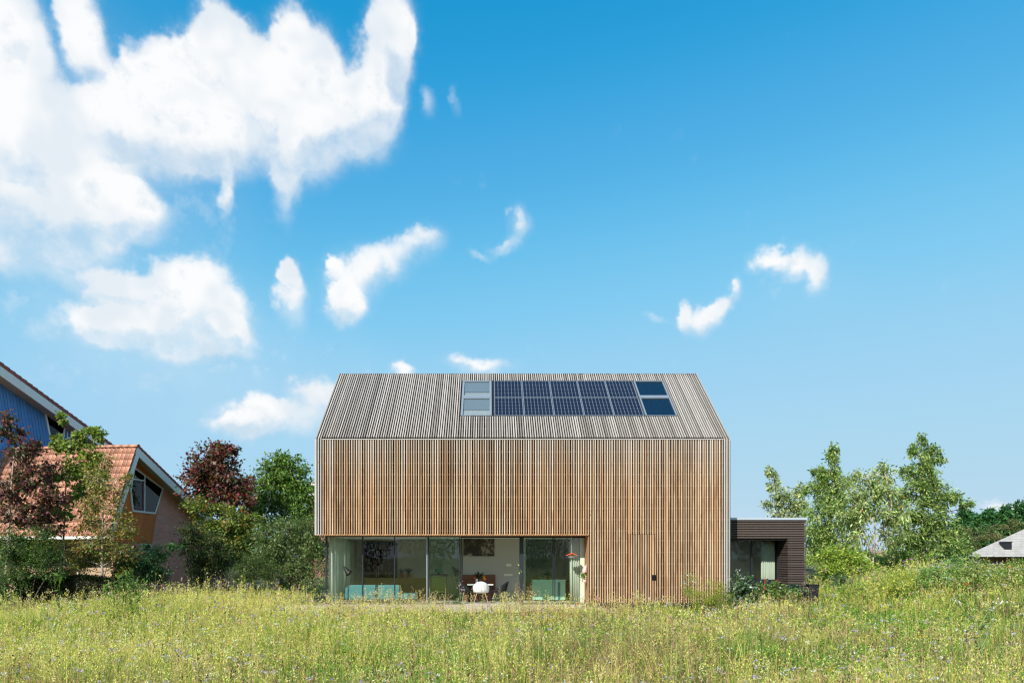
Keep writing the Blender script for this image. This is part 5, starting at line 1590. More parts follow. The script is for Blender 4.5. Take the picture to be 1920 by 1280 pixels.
# clipped hedge before the brick house
def hedge(x0, x1, ytop, Y, label):
    a, c = px(x0, ytop, Y), px(x1, ytop, Y)
    H = empty('hedge', (0.5*(a.x+c.x), Y, -0.2), label, 'hedge')
    n = 26000
    P = np.stack([rng.uniform(a.x, c.x, n), Y + rng.uniform(0, 0.9, n), rng.uniform(-0.2, a.z, n)], 1)
    f = rng.random(n) < 0.55; P[f, 1] = Y + np.abs(rng.normal(0, 0.06, f.sum()))
    f = rng.random(n) < 0.25; P[f, 2] = a.z - np.abs(rng.normal(0, 0.05, f.sum()))
    P[:, 2] += 0.05*np.sin(P[:, 0]*3) * (P[:, 2] > a.z-0.2)
    out = np.tile(np.array([0, -0.7, 0.5]), (n, 1))
    V, K = leaves(P, out, 0.06, [(.012,.022,.008),(.02,.034,.010),(.03,.045,.014)], aspect=0.5)
    o = quads_obj('foliage', V, M['leaf'], K, H, (0.5*(a.x+c.x), Y, -0.2)); o['kind'] = 'stuff'
    b_ = MB(); b_.box(a.x+0.08, c.x-0.08, Y+0.1, Y+0.8, -0.2, a.z-0.1); b_.build('branch_core', M['bark'], H)
hedge(24, 246, 1081, 23.6, 'long clipped dark hedge before the brick house')

# gravel on the bank by the cherry
b = MB(); c0 = px(1640, 1086, 29.5)
rows = []
for i in range(5):
    rows.append([(c0.x + (j-8)*0.24 + 0.2*math.sin(i), 28.6 + i*0.5 + 0.1*math.sin(j), float(ground_z(c0.x + (j-8)*0.24, 28.6+i*0.5)) + 0.02 + 0.02*math.sin(j*2.0+i)) for j in range(17)])
o = MB().grid(rows).build('gravel_path', M['gravel'], solid=0.03); tag(o, kind='structure')

# wood behind the viewpoint: it is what the panes mirror
def treeline():
    LV, LK = [], []
    for k in range(15):
        x = -42 + k*6 + rng.normal(0, 1); y = -26 + rng.normal(0, 2); h = rng.uniform(6.5, 10)
        n = 5200
        u = rand_unit(n)*(rng.random((n, 1))**0.35)
        P = np.array([x, y, h*0.52]) + u*np.array([3.6, 3.0, h*0.5])
        V, K = leaves(P, u, 0.27, G_DARK+G_MID, aspect=0.6); LV.append(V); LK.append(K)
    o = quads_obj('treeline', np.concatenate(LV), M['leaf'], np.concatenate(LK), None, (0, -26, 0)); tag(o, 'row of trees behind the viewpoint, mirrored in the panes', 'trees', kind='stuff')
treeline()

# ------------------------------------------------------------------ the wild meadow
class VNoise:
    def __init__(s, seed, n=64):
        s.g = np.random.default_rng(seed).random((n, n)); s.n = n
    def __call__(s, x, y, scale):
        x, y = np.asarray(x)/scale + 500, np.asarray(y)/scale + 500
        i, j = np.floor(x).astype(int), np.floor(y).astype(int)
        u, v = x - i, y - j; u = u*u*(3-2*u); v = v*v*(3-2*v); n = s.n
        g = lambda a, b: s.g[a % n, b % n]
        return (g(i, j)*(1-u) + g(i+1, j)*u)*(1-v) + (g(i, j+1)*(1-u) + g(i+1, j+1)*u)*v
vn1, vn2, vn3 = VNoise(3), VNoise(5), VNoise(9)

def meadow_pts(n, y0=4.3, y1=31.0, p=0.55):
    """scattered root points over the field in view, thinner with distance"""
    out = np.zeros((0, 2))
    while len(out) < n:
        m_ = int(n*1.8)
        t_ = rng.random(m_)
        Y = (y0**p + t_*(y1**p - y0**p))**(1/p)
        X = (rng.uniform(-90, 2010, m_) - CX)/FPX*Y + rng.normal(0, 0.5, m_)
        wide = rng.random(m_) < 0.13; sd_ = rng.random(m_) < 0.5        # the field goes on beyond the picture's edges
        X = np.where(wide, np.where(sd_, (-90-CX)/FPX*Y - rng.uniform(0, 4, m_), (2010-CX)/FPX*Y + rng.uniform(0, 4, m_)), X)
        ok = ~((X > -7.0) & (X < 3.95) & (Y > 21.1)) & ~((X > 3.3) & (X < 12.0) & (Y > YF-0.45))
        ok &= ~((X < -6.9) & (Y > 27.5)) & ~((X < -11.6) & (X > -17) & (Y > 23.2)) & ~((X < -14) & (Y > 21.5))
        ok &= ~((X > 14.5) & (X < 19.5) & (Y > 28.4) & (Y < 30.8) & (np.abs(X-16.7) < 2.0))
        out = np.concatenate([out, np.stack([X, Y], 1)[ok]])
    return out[:n]

def tallness(X, Y):
    """low before the terrace, tall at the sides and on the bank"""
    h = 1.05 + 0.26*(vn1(X, Y, 2.2) - 0.5)*2 + 0.48*(vn3(X+7, Y+3, 0.8) - 0.5)*2
    h = h*(1 - 0.20*sm(13.5, 19.5, Y)*sm(-7.5, -5.2, X)*sm(4.6, 3.2, X))
    h = h*(1 - 0.25*sm(14, 20, Y)*sm(3.0, 4.0, X)*sm(9.5, 8.0, X))
    h = h*(1 + 0.22*sm(-5, -9, X))*(1 - 0.50*sm(-10.5, -13.5, X)*sm(14, 18, Y))
    return h*(1 - 0.25*clover(X, Y))

def zones(X, Y):
    """how straw-yellow, green and rusty the growth is at a spot"""
    sxp = X/np.maximum(Y, 1)*FPX + CX                       # only used to vary growth across the field
    a = vn1(X, Y, 3.1)*0.55 + vn2(X, Y, 1.0)*0.45
    b = vn2(X, Y, 2.4)*0.6 + vn3(X, Y, 0.8)*0.4
    yel = np.clip(0.24 + 0.52*sm(1, -6, X) + 0.26*sm(7, 12, X) + (a-0.5)*2.0, 0, 1)
    rus = np.clip(0.24 + 0.46*sm(-5, 0, X)*sm(13, 6, X) + (b-0.5)*2.8, 0, 1)
    yel = yel*(1 - 0.6*np.clip((vn3(X+40, Y*1.0, 1.9)-0.52)*4, 0, 1)*sm(-3, 2, X))
    return yel, rus

def clover(X, Y):
    """1 inside the low fresh green clover patches"""
    w_ = vn3(X+13, Y*0.8+5, 2.1)*0.6 + vn2(X, Y+21, 0.8)*0.4
    return np.clip((w_ - 0.50)*9, 0, 1)*sm(-4.5, -0.5, X)
def thin(X, Y, share):
    return rng.random(len(X)) > share*clover(X, Y)

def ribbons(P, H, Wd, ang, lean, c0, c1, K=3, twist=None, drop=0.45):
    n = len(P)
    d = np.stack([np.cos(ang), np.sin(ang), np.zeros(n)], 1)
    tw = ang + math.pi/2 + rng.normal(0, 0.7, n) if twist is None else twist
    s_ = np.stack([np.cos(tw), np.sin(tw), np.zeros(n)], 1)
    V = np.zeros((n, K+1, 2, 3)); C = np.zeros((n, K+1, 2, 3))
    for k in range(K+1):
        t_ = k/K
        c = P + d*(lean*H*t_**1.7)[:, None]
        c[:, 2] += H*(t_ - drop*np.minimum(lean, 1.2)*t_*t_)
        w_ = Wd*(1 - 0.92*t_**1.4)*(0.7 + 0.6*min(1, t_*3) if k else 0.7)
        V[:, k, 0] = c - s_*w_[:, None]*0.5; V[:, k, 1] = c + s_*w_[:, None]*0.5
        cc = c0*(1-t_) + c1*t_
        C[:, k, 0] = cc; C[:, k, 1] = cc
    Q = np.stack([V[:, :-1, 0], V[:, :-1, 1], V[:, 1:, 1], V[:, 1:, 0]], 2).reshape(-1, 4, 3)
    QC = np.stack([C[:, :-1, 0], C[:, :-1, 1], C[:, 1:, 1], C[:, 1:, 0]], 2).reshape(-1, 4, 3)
    tip = (V[:, -1, 0] + V[:, -1, 1])*0.5
    return Q, QC, tip, d

def diamonds(C, A, size, aspect, cols):
    n = len(C); A = A/np.linalg.norm(A, axis=1, keepdims=True)
    B = np.cross(A, rand_unit(n)); B /= np.linalg.norm(B, axis=1, keepdims=True) + 1e-9
    L = size[:, None]
    V = np.stack([C, C + A*L*0.5 + B*L*aspect*0.5, C + A*L, C + A*L*0.5 - B*L*aspect*0.5], 1)
    return V, np.repeat(cols[:, None], 4, 1)

STRAW = np.array([.62, .50, .17]); YGRN = np.array([.455, .45, .088]); LIME = np.array([.30, .36, .05])
GREEN = np.array([.12, .23, .035]); DEEP = np.array([.045, .085, .02]); RUST = np.array([.36, .20, .115]); PINKB = np.array([.48, .34, .20]); PALE = np.array([.66, .59, .24])

def build_meadow():
    AV, AC = [], []
    def push(V, C): AV.append(V.astype(np.float32)); AC.append(C.astype(np.float32))
    # 1 grass blades
    P2 = meadow_pts(152000); P2 = P2[thin(P2[:, 0], P2[:, 1], 0.62)]; n = len(P2); X, Y = P2.T
    yel, rus = zones(X, Y); T = tallness(X, Y)
    P = np.stack([X, Y, ground_z(X, Y) - 0.02], 1)
    H = T*rng.uniform(0.18, 0.62, n)
    Wd = (0.0035 + 0.00050*Y)*rng.uniform(0.6, 1.5, n)
    u = rng.random(n)[:, None]; yl = yel[:, None]; rs = rus[:, None]
    c1 = np.where(u < yl*0.75, YGRN*(1-u) + STRAW*u*0.9 + LIME*0.2, GREEN*0.85 + LIME*0.22)
    c1 = np.where(rng.random((n, 1)) < 0.18, STRAW, c1)
    c1 = np.where(rng.random((n, 1)) < rs*0.70, PINKB*0.78, c1)
    c1 = c1*(1 + rng.normal(0, 0.16, (n, 1))).clip(0.5, 1.6)
    c0 = c1*np.array([0.45, 0.48, 0.45])  # darker roots: pigment, and the shade between stems put into the colour
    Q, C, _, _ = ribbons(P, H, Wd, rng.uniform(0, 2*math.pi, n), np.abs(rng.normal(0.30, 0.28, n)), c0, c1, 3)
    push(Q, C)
    # 2 flowering stems with seed heads
    P2 = meadow_pts(29500); P2 = P2[thin(P2[:, 0], P2[:, 1], 0.72)]; n = len(P2); X, Y = P2.T; yel, rus = zones(X, Y); T = tallness(X, Y)
    P = np.stack([X, Y, ground_z(X, Y) - 0.02], 1)
    H = T*rng.uniform(0.38, 0.80, n)
    tall = rng.random(n) < 0.05; H[tall] *= rng.uniform(1.15, 1.5, tall.sum())
    Wd = 0.0022 + 0.00028*Y
    r_ = rng.random((n, 1))
    sc = np.where(r_ < 0.40*yel[:, None]+0.15, STRAW, np.where(r_ < 0.35+0.45*yel[:, None], YGRN*0.9, PINKB*0.75))
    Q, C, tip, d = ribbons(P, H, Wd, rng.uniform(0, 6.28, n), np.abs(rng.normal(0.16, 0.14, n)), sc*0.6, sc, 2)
    push(Q, C)
    m_ = 7
    kind = rng.random(n)
    hl = rng.uniform(0.08, 0.22, n)
    t_ = rng.random((n, m_))
    base = tip[:, None] - np.array([0, 0, 1.0])*(t_*hl[:, None])[..., None] + rng.normal(0, 1, (n, m_, 3))*np.array([.014, .014, .008])*(1 + (kind > 0.7)[:, None, None]*1.3)
    A = np.array([0, 0, 0.75]) + rng.normal(0, 0.45, (n, m_, 3))
    hc = np.where(kind[:, None] < 0.10+0.30*yel[:, None], PALE, np.where(kind[:, None] < 0.10+0.30*yel[:, None]+0.38*rus[:, None], RUST*1.05, np.where(kind[:, None] < 0.60, PINKB, YGRN*1.15)))
    hc = hc*(1 + rng.normal(0, 0.15, (n, 1)))
    size = np.repeat((0.016 + 0.0013*Y)[:, None]*rng.uniform(0.7, 1.4, (n, 1)), m_, 1)
    V, C = diamonds(base.reshape(-1, 3), A.reshape(-1, 3), size.ravel(), 0.34, np.repeat(hc[:, None], m_, 1).reshape(-1, 3)*(1+rng.normal(0, .12, (n*m_, 1))))
    push(V, C)
    # loose tall stalks along the terrace edge
    n = 1300; m_ = 16
    X = rng.uniform(-8.5, 4.4, n); Y = rng.uniform(18.2, 21.1, n)
    P = np.stack([X, Y, ground_z(X, Y)], 1); H = rng.uniform(0.35, 0.90, n)*(0.55 + 0.9*vn2(X, Y, 0.8))
    sc = np.where(rng.random((n, 1)) < 0.7, STRAW*0.9, YGRN)
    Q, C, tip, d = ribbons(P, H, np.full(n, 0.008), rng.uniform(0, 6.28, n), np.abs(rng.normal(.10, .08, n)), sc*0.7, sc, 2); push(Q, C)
    t_ = rng.random((n, m_)); base = tip[:, None] - np.array([0, 0, 1.0])*(t_*0.30)[..., None] + rng.normal(0, 1, (n, m_, 3))*np.array([.022, .022, .01])
    hc = np.where(rng.random((n, 1)) < 0.3, PALE, np.where(rng.random((n, 1)) < 0.75, PINKB*0.9, YGRN))
    V, C = diamonds(base.reshape(-1, 3), (np.array([0, 0, .7]) + rng.normal(0, .5, (n, m_, 3))).reshape(-1, 3), np.full(n*m_, 0.042), 0.4, np.repeat(hc[:, None], m_, 1).reshape(-1, 3)); push(V, C)
    # distinct near growth: bent long leaves and heavy panicles close to the viewpoint
    n = 3400
    P2 = meadow_pts(n, 4.3, 11.0, 0.7); X, Y = P2.T; yel, rus = zones(X, Y); T = tallness(X, Y)
    P = np.stack([X, Y, ground_z(X, Y)], 1); H = T*rng.uniform(0.45, 0.85, n)
    u = rng.random((n, 1)); c1 = np.where(u < 0.25 + 0.4*yel[:, None], np.where(rng.random((n, 1)) < .5, YGRN*1.1, PALE), np.where(u < 0.85, LIME*0.8, np.array([.20, .30, .10])))
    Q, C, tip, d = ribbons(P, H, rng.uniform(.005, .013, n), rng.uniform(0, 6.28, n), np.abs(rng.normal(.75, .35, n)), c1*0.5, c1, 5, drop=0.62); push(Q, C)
    n = 1500; m_ = 30
    P2 = meadow_pts(n, 4.3, 12.0, 0.7); X, Y = P2.T; yel, rus = zones(X, Y); T = tallness(X, Y)
    P = np.stack([X, Y, ground_z(X, Y)], 1); H = T*rng.uniform(0.55, 0.95, n)
    sc = np.where(rng.random((n, 1)) < 0.5, STRAW, YGRN)
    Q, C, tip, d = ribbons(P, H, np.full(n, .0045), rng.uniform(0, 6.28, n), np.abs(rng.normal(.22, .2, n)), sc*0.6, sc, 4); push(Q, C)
    t_ = rng.random((n, m_))*rng.uniform(.12, .30, (n, 1))
    base = tip[:, None] - np.array([0, 0, 1.0])*t_[..., None] + rng.normal(0, 1, (n, m_, 3))*np.array([.02, .02, .008])*(0.4 + t_[..., None]*4) + d[:, None]*0.05
    k_ = rng.random((n, 1)); hc = np.where(k_ < 0.25 + 0.3*yel[:, None], PALE, np.where(k_ < 0.5 + 0.3*rus[:, None], RUST, PINKB))
    V, C = diamonds(base.reshape(-1, 3), (np.array([0, 0, .6]) + d[:, None]*0.4 + rng.normal(0, .4, (n, m_, 3))).reshape(-1, 3), np.full(n*m_, 0.020), 0.32, np.repeat(hc[:, None], m_, 1).reshape(-1, 3)*(1+rng.normal(0, .15, (n*m_, 1)))); push(V, C)
    # tufts: tight clumps of one kind that stand over the rest
    cp = meadow_pts(190, 5.0, 21.0, 0.9); q_ = 36
    X = np.repeat(cp[:, 0], q_) + rng.normal(0, .13, len(cp)*q_); Y = np.repeat(cp[:, 1], q_) + rng.normal(0, .13, len(cp)*q_); n = len(X)
    hs = np.repeat(rng.uniform(0.55, 0.95, len(cp))*(0.6 + 0.4*tallness(cp[:, 0], cp[:, 1])), q_)
    pal = np.array([YGRN*1.05, LIME*0.9, GREEN*1.3, STRAW*0.95, np.array([.16, .26, .07]), PINKB*0.9])
    ci = np.repeat(pal[rng.integers(0, 6, len(cp))], q_, 0)*(1+rng.normal(0, .12, (n, 1)))
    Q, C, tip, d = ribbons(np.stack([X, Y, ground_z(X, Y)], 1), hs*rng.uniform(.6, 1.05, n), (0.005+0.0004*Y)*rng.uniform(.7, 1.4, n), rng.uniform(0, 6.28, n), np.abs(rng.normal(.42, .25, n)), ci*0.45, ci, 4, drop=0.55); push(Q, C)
    # 3 leafy herbs
    n = 17000; m_ = 13
    P2 = meadow_pts(n); X, Y = P2.T; yel, rus = zones(X, Y); T = tallness(X, Y)
    keep = rng.random(n) > yel*0.75; P2 = P2[keep]; X, Y, yel, T = X[keep], Y[keep], yel[keep], T[keep]; n = len(X)
    P = np.stack([X, Y, ground_z(X, Y)], 1); H = T*rng.uniform(0.15, 0.50, n)
    hh_ = rng.random((n, m_))
    C_ = P[:, None] + rng.normal(0, 1, (n, m_, 3))*np.array([.05, .05, 0.0]) + np.array([0, 0, 1.0])*(hh_*H[:, None])[..., None]
    A = rand_unit(n*m_)*np.array([1, 1, 0.5]) + np.array([0, 0, 0.35])
    g = rng.random((n, 1))
    hc = np.where(g < 0.5, GREEN*1.15, np.where(g < 0.8, LIME*0.85, DEEP*1.6))
    size = np.repeat((0.030 + 0.0020*Y)[:, None], m_, 1)*rng.uniform(0.6, 1.5, (n, m_))
    V, C = diamonds(C_.reshape(-1, 3), A, size.ravel(), 0.42, np.repeat(hc[:, None], m_, 1).reshape(-1, 3)*(1+rng.normal(0, .2, (n*m_, 1))).clip(.4, 1.7))
    push(V, C)
    # 3b clover patches
    P2 = meadow_pts(60000); P2 = P2[rng.random(len(P2)) < clover(P2[:, 0], P2[:, 1])]; n = min(len(P2), 15000); P2 = P2[:n]; X, Y = P2.T; m_ = 11
    P = np.stack([X, Y, ground_z(X, Y)], 1); H = tallness(X, Y)*rng.uniform(0.16, 0.46, n)
    C_ = P[:, None] + rng.normal(0, 1, (n, m_, 3))*np.array([.05, .05, 0.0]) + np.array([0, 0, 1.0])*(rng.random((n, m_))**0.6*H[:, None])[..., None]
    A = rand_unit(n*m_)*np.array([1, 1, 0.4]) + np.array([0, 0, 0.3])
    g = rng.random((n, 1)); hc = np.where(g < 0.6, np.array([.085, .20, .028]), np.where(g < 0.85, np.array([.13, .25, .035]), np.array([.20, .27, .05])))
    V, C = diamonds(C_.reshape(-1, 3), A, (np.repeat((0.022 + 0.0018*Y)[:, None], m_, 1)*rng.uniform(.6, 1.4, (n, m_))).ravel(), 0.55, np.repeat(hc[:, None], m_, 1).reshape(-1, 3)*(1+rng.normal(0, .2, (n*m_, 1))).clip(.4, 1.7))
    push(V, C)
    # 4 ripe yellow pod plants (in drifts)
    n = 4200; m_ = 11
    P2 = meadow_pts(n*3); X, Y = P2.T; w_ = vn3(X, Y, 1.5)*0.6 + vn1(X+9, Y, 0.7)*0.4 + 0.32*sm(1, -5, X) + 0.12*sm(8, 12, X)
    k = np.argsort(-w_ + rng.normal(0, .08, len(w_)))[:n]; X, Y = X[k], Y[k]; T = tallness(X, Y)
    P = np.stack([X, Y, ground_z(X, Y)], 1); H = T*rng.uniform(0.35, 0.62, n)
    la = rng.uniform(0, 6.28, n)
    Q, C, tip, d = ribbons(P, H, 0.003 + 0.0003*Y, la, np.abs(rng.normal(.35, .2, n)), np.tile(YGRN*0.6, (n, 1)), np.tile(YGRN, (n, 1)), 2)
    push(Q, C)
    tt = rng.uniform(0.45, 1.0, (n, m_))
    base = P[:, None]*(1-tt[..., None]) + tip[:, None]*tt[..., None]
    A = rand_unit(n*m_).reshape(n, m_, 3)*0.6 + np.array([0, 0, 0.55]) + d[:, None]*0.3
    pc = np.where(rng.random((n, 1)) < 0.55, np.array([.46, .44, .11]), np.array([.52, .41, .17]))
    size = np.repeat((0.038 + 0.0022*Y)[:, None], m_, 1)*rng.uniform(0.7, 1.3, (n, m_))
    V, C = diamonds(base.reshape(-1, 3), A.reshape(-1, 3), size.ravel(), 0.16, np.repeat(pc[:, None], m_, 1).reshape(-1, 3)*(1+rng.normal(0, .12, (n*m_, 1))))
    push(V, C)
    # 5 dark brown seed spikes
    n = 1500; m_ = 12
    P2 = meadow_pts(n*2); X, Y = P2.T; _, rus = zones(X, Y); k = np.argsort(-rus + rng.normal(0, .25, len(rus)))[:n]; X, Y = X[k], Y[k]
    T = tallness(X, Y); P = np.stack([X, Y, ground_z(X, Y)], 1); H = T*rng.uniform(0.35, 0.75, n)
    br = np.array([.11, .062, .045])
    Q, C, tip, d = ribbons(P, H, 0.004 + 0.0003*Y, rng.uniform(0, 6.28, n), np.abs(rng.normal(.08, .08, n)), np.tile(br*0.8, (n, 1)), np.tile(br, (n, 1)), 2)
    push(Q, C)
    t_ = rng.random((n, m_))
    base = tip[:, None] - np.array([0, 0, 1.0])*(t_*0.14)[..., None] + rng.normal(0, .008, (n, m_, 3))
    V, C = diamonds(base.reshape(-1, 3), (np.array([0, 0, 1.0]) + rng.normal(0, .35, (n, m_, 3))).reshape(-1, 3), np.repeat((0.018+0.0010*Y)[:, None], m_, 1).ravel(), 0.5, np.tile(br, (n*m_, 1))*(1+rng.normal(0, .25, (n*m_, 1))).clip(.4, 1.8))
    push(V, C)
    o = quads_obj('meadow_grass', np.concatenate(AV), M['meadow'], (np.concatenate(AC)*1.34).clip(0.004, 0.82))
    tag(o, 'tall wild meadow of ripe grasses and herbs filling the foreground', 'grass', kind='stuff')
    # flower heads
    FV, FC = [], []
    for cnt, col, pet, sz, hmul, far in ((420, (.72, .72, .68), 7, 0.012, 1.0, 0), (620, (.44, .38, .58), 9, 0.014, 0.98, 0), (110, (.70, .50, .02), 6, 0.013, 0.9, 0), (60, (.60, .12, .38), 7, 0.014, 1.1, 1), (16, (.70, .05, .02), 6, 0.022, 0.85, 1)):
        P2 = meadow_pts(cnt*2); X, Y = P2.T
        w_ = vn2(X+31*pet, Y, 1.6) + rng.normal(0, .18, len(X)); k = np.argsort(-w_)[:cnt]
        if far: k = np.argsort(np.abs(Y-19) + rng.random(len(Y))*6)[:cnt]
        X, Y = X[k], Y[k]; T = tallness(X, Y)
        P = np.stack([X, Y, ground_z(X, Y) + T*rng.uniform(0.45, 0.72, cnt)*hmul], 1)
        spread = (0.012 + 0.0006*Y)[:, None, None]
        base = P[:, None] + rng.normal(0, 1, (cnt, pet, 3))*spread*np.array([1, 1, .45])
        A = rand_unit(cnt*pet)*0.8 + np.array([0, -0.3, 0.6])
        size = np.repeat((sz + 0.0013*Y)[:, None], pet, 1)
        V, C = diamonds(base.reshape(-1, 3), A, size.ravel(), 0.75, np.tile(np.array(col), (cnt*pet, 1))*(1+rng.normal(0, .12, (cnt*pet, 1))))
        FV.append(V); FC.append(C)
        # their stalks
        Q, C, _, _ = ribbons(np.stack([X, Y, ground_z(X, Y)], 1), P[:, 2]-ground_z(X, Y), 0.003+0.0002*Y, rng.uniform(0, 6.28, cnt), np.zeros(cnt), np.tile(GREEN, (cnt, 1)), np.tile(LIME, (cnt, 1)), 1)
        FV.append(Q); FC.append(C)
    o = quads_obj('wildflowers', np.concatenate(FV), M['meadow'], np.concatenate(FC).clip(0.004, 0.8))
    tag(o, 'small white and lilac wildflowers scattered through the meadow', 'flowers', kind='stuff')
build_meadow()

# ------------------------------------------------------------------ single tall plants that stand out
def base_at(x, Y):
    p = px(x, CY, Y); p.z = float(ground_z(p.x, p.y)); return p
def weed(name, label, x, Y, stems, leafcol, flower=None, group='tall weeds in the meadow', leaf=0.06, nleaf=16, w0=0.007):
    """stems: lists of photo points from the root upward; leaves along them; flower: (colour, size, count) at the tips"""
    p0 = base_at(x, Y)
    W_ = empty(name, p0, label, 'plant', group)
    st = MB(); LV, LK, FV, FK = [], [], [], []
    for s_ in stems:
        pts = [px(a, b_, Y + rng.normal(0, .04)) for a, b_ in s_]
        st.tube(pts, [w0*(1 - 0.7*i/(len(pts)-1)) for i in range(len(pts))], 5, cap=False)
        A = np.array([tuple(p) for p in pts])
        n = int(nleaf*len(pts)/3)
        if n:
            f = rng.random(n)*(len(pts)-1); i = np.minimum(f.astype(int), len(pts)-2); t_ = (f-i)[:, None]
            P = A[i]*(1-t_) + A[i+1]*t_
            V, K = leaves(P, rand_unit(n)*np.array([1, 1, .4]) + np.array([0, 0, .4]), leaf, leafcol, droop=0.1, aspect=0.3); LV.append(V); LK.append(K)
        if flower:
            col, sz, m_ = flower
            P = A[-1] + rng.normal(0, sz*1.2, (m_, 3))
            V, K = leaves(P, rand_unit(m_), sz, [col], aspect=0.8, jit=.1); FV.append(V); FK.append(K)
    st.build('stem', plain('weed_stem_'+name, tuple(np.array(leafcol[0])*0.9), 0.7, .15, 20), W_, smooth=True)
    if LV: quads_obj('leaves', np.concatenate(LV), M['meadow'], np.concatenate(LK), W_, tuple(p0))['kind'] = 'stuff'
    if FV: quads_obj('blossom', np.concatenate(FV), M['meadow'], np.concatenate(FK), W_, tuple(p0))['kind'] = 'stuff'
    return W_
WS = [(.18,.26,.07), (.24,.30,.09), (.13,.20,.05)]
weed('mustard_plant', 'tall branching weed with white blossom in the right foreground', 1848, 6.6,
     [[(1850,1380),(1847,1275),(1842,1230),(1836,1175),(1822,1160),(1800,1138),(1795,1122)], [(1836,1175),(1846,1158),(1855,1140)], [(1838,1180),(1853,1160),(1866,1140),(1872,1128)], [(1842,1228),(1832,1200),(1820,1178)], [(1840,1215),(1852,1190),(1858,1172)]],
     WS, ((.72,.72,.70), 0.020, 14), leaf=0.05, nleaf=10, w0=0.010)
weed('thistle_plant', 'leafy upright weed with paired leaves before the dark hedge', 112, 17.0, [[(112,1180),(112,1140),(111,1100),(113,1068)]], [(.10,.18,.04),(.14,.22,.05)], None, leaf=0.16, nleaf=26)
weed('goldenrod_plant', 'bushy bright green spiky plant before the hedge end', 240, 17.5,
     [[(235+d*0.35, 1190), (235+d*0.7, 1130), (235+d, 1100+abs(d)*0.3), (237+d*1.15, 1068+abs(d)*0.75)] for d in (-36,-28,-20,-13,-6,0,6,12,18,25,32)], [(.13,.24,.055),(.19,.30,.075),(.10,.18,.04)], None, leaf=0.12, nleaf=44, w0=0.008)
weed('seed_spire', 'rust brown seed spires before the dark door frame', 978, 20.3,
     [[(x, 1160), (x+1, 1125), (x+dx, t_)] for x, dx, t_ in ((966,-4,1096),(972,-2,1088),(979,2,1094),(986,4,1100),(992,3,1092),(997,1,1098))], [(.36,.20,.09),(.44,.28,.12),(.30,.22,.10)], None, leaf=0.055, nleaf=44)
weed('yarrow_plant', 'flat topped pale yellow flower head before the dining chairs', 945, 20.0, [[(945,1160),(946,1130),(947,1113)]], WS, ((.66,.58,.22), 0.05, 26), leaf=0.06, nleaf=10)
weed('pink_thistle', 'lilac flowered stalk before the open doorway', 862, 20.0, [[(864,1160),(863,1120),(861,1096)], [(863,1125),(866,1105)]], WS, ((.56,.38,.50), 0.04, 16), leaf=0.06, nleaf=8)
for k, (xs_, lab) in enumerate((([(1290,1165),(1292,1120),(1294,1078)], 'tall airy weed stalk before the right part of the timber wall'), ([(1372,1150),(1378,1105),(1384,1068)], 'white flowered stalk at the right corner of the timber house'), ([(1505,1140),(1506,1110),(1507,1092)], 'lone lilac topped stalk at the annex corner'))):
    weed('wild_radish', lab, xs_[0][0], 20.5 if k < 2 else 23.5, [xs_, [xs_[1], (xs_[1][0]-9, xs_[2][1]+14)], [xs_[1], (xs_[1][0]+10, xs_[2][1]+10)]], WS, ((.70,.70,.70) if k < 2 else (.55,.42,.55), 0.035, 12), leaf=0.07, nleaf=16)
plant('fennel_bush', 'feathery yellow green fennel bush against the timber wall', 'plant', 21.5, [(1335,1112,30,24,20),(1315,1122,22,20,10),(1300,1095,16,22,7),(1355,1118,16,18,7)], [(.26,.30,.04),(.32,.34,.05),(.20,.25,.035)], leaf=0.07, per=70, r0=0.01, clump=0.16, group='tall weeds in the meadow', aspect=0.16, twigs=False, br=1.15)
plant('cabbage_plant', 'blue green leafy clump by the right corner of the house', 'plant', 22.2, [(1392,1098,14,22,10),(1385,1120,20,14,9),(1405,1120,14,12,6)], [(.075,.13,.07),(.11,.17,.10),(.06,.10,.045)], leaf=0.10, per=34, r0=0.01, clump=0.14, group='beds before the annex', br=1.35, aspect=0.55, twigs=False, accent=((.7,.7,.68), 0.03))
plant('dahlia_plant', 'leafy flower bed clump before the annex chairs', 'plant', 23.0, [(1432,1112,22,14,12),(1455,1108,18,16,11),(1475,1116,18,12,9)], [(.10,.17,.04),(.15,.21,.06),(.07,.12,.03)], leaf=0.10, per=36, r0=0.01, clump=0.15, group='beds before the annex', br=1.35, aspect=0.5, twigs=False, accent=((.75,.75,.72), 0.025))
plant('kale_plant', 'dark blue green clump at the foot of the annex wing', 'plant', 23.6, [(1492,1114,18,12,12),(1480,1124,22,10,8)], [(.035,.075,.05),(.05,.10,.065),(.03,.055,.035)], leaf=0.11, per=36, r0=0.01, clump=0.14, group='beds before the annex', br=1.35, aspect=0.6, twigs=False)
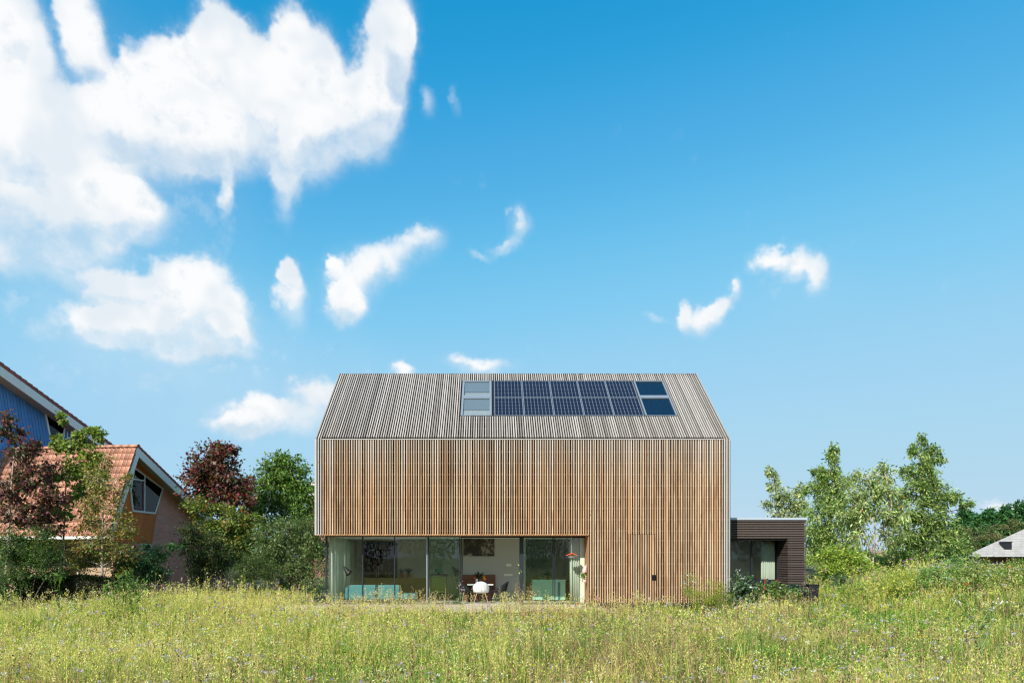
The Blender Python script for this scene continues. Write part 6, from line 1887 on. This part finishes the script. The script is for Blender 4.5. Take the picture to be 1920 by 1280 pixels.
for k, (x, Y, bl, cl_, lab) in enumerate((
    (1765, 21.0, [(1765,1072,30,20,14),(1745,1085,24,16,9),(1785,1062,18,16,7)], [(.10,.19,.045),(.14,.24,.06),(.19,.26,.09)], 'tall fresh green weed clump on the bank crest'),
    (1838, 19.5, [(1838,1068,34,22,14),(1815,1080,22,16,8)], [(.14,.20,.05),(.20,.26,.08),(.24,.26,.07)], 'pale green weed clump below the grey hipped roof'),
    (1905, 18.5, [(1905,1075,26,26,12),(1890,1095,26,18,8)], [(.09,.16,.03),(.13,.20,.04),(.18,.20,.05)], 'darker weed clump at the right edge of the bank'),
    (1675, 22.0, [(1675,1095,30,14,10),(1655,1104,26,12,7),(1700,1088,22,14,7)], [(.26,.28,.05),(.32,.31,.07),(.20,.25,.04)], 'yellowish weed clump on the near slope of the bank'),
    (1600, 22.5, [(1600,1108,28,12,10),(1575,1114,22,10,6)], [(.20,.26,.045),(.26,.30,.06),(.15,.21,.04)], 'low bright weed clump below the sage bush'))):
    plant('weed_clump', lab, 'plant', Y, bl, cl_, leaf=0.085, per=44, r0=0.008, clump=0.17, group='weed clumps on the bank', br=1.6, aspect=0.3, twigs=False, accent=((.62,.60,.62), 0.03))
# reeds: long arching blades
def reed(x, Y, n, hmin, hmax, spread, label, lean=0.5):
    p0 = base_at(x, Y)
    W_ = empty('reed_clump', p0, label, 'plant', 'reed clumps')
    P = np.array(p0) + rng.normal(0, 1, (n, 3))*np.array([spread, spread, 0])
    H = rng.uniform(hmin, hmax, n)
    c = np.array([.14, .22, .05])*(1+rng.normal(0, .2, (n, 1)))
    Q, C, _, _ = ribbons(P, H, np.full(n, 0.016)*rng.uniform(.7, 1.3, n)*(1+Y*0.03), rng.uniform(0, 6.28, n), np.abs(rng.normal(lean, .2, n)), c*0.7, c, 5, drop=0.6)
    quads_obj('blades', Q, M['meadow'], C.reshape(-1, 4, 3), W_, tuple(p0))['kind'] = 'stuff'
reed(1130, 16.5, 22, 0.5, 0.95, 0.35, 'broad green reed blades before the left part of the timber wall', 0.35)
reed(1190, 16.0, 20, 0.5, 0.95, 0.40, 'loose green reed clump before the slatted door', 0.35)
reed(1700, 7.2, 34, 0.5, 0.95, 0.30, 'arching reed leaves in the right foreground', 0.7)
reed(250, 9.0, 22, 0.4, 0.75, 0.25, 'pale arching grass leaves in the left foreground', 0.8)
reed(640, 12.0, 16, 0.4, 0.75, 0.2, 'single green reed tuft left of the middle foreground', 0.4)
reed(1530, 8.5, 14, 0.4, 0.7, 0.25, 'small reed tuft between the middle and the white flowered weed', 0.6)
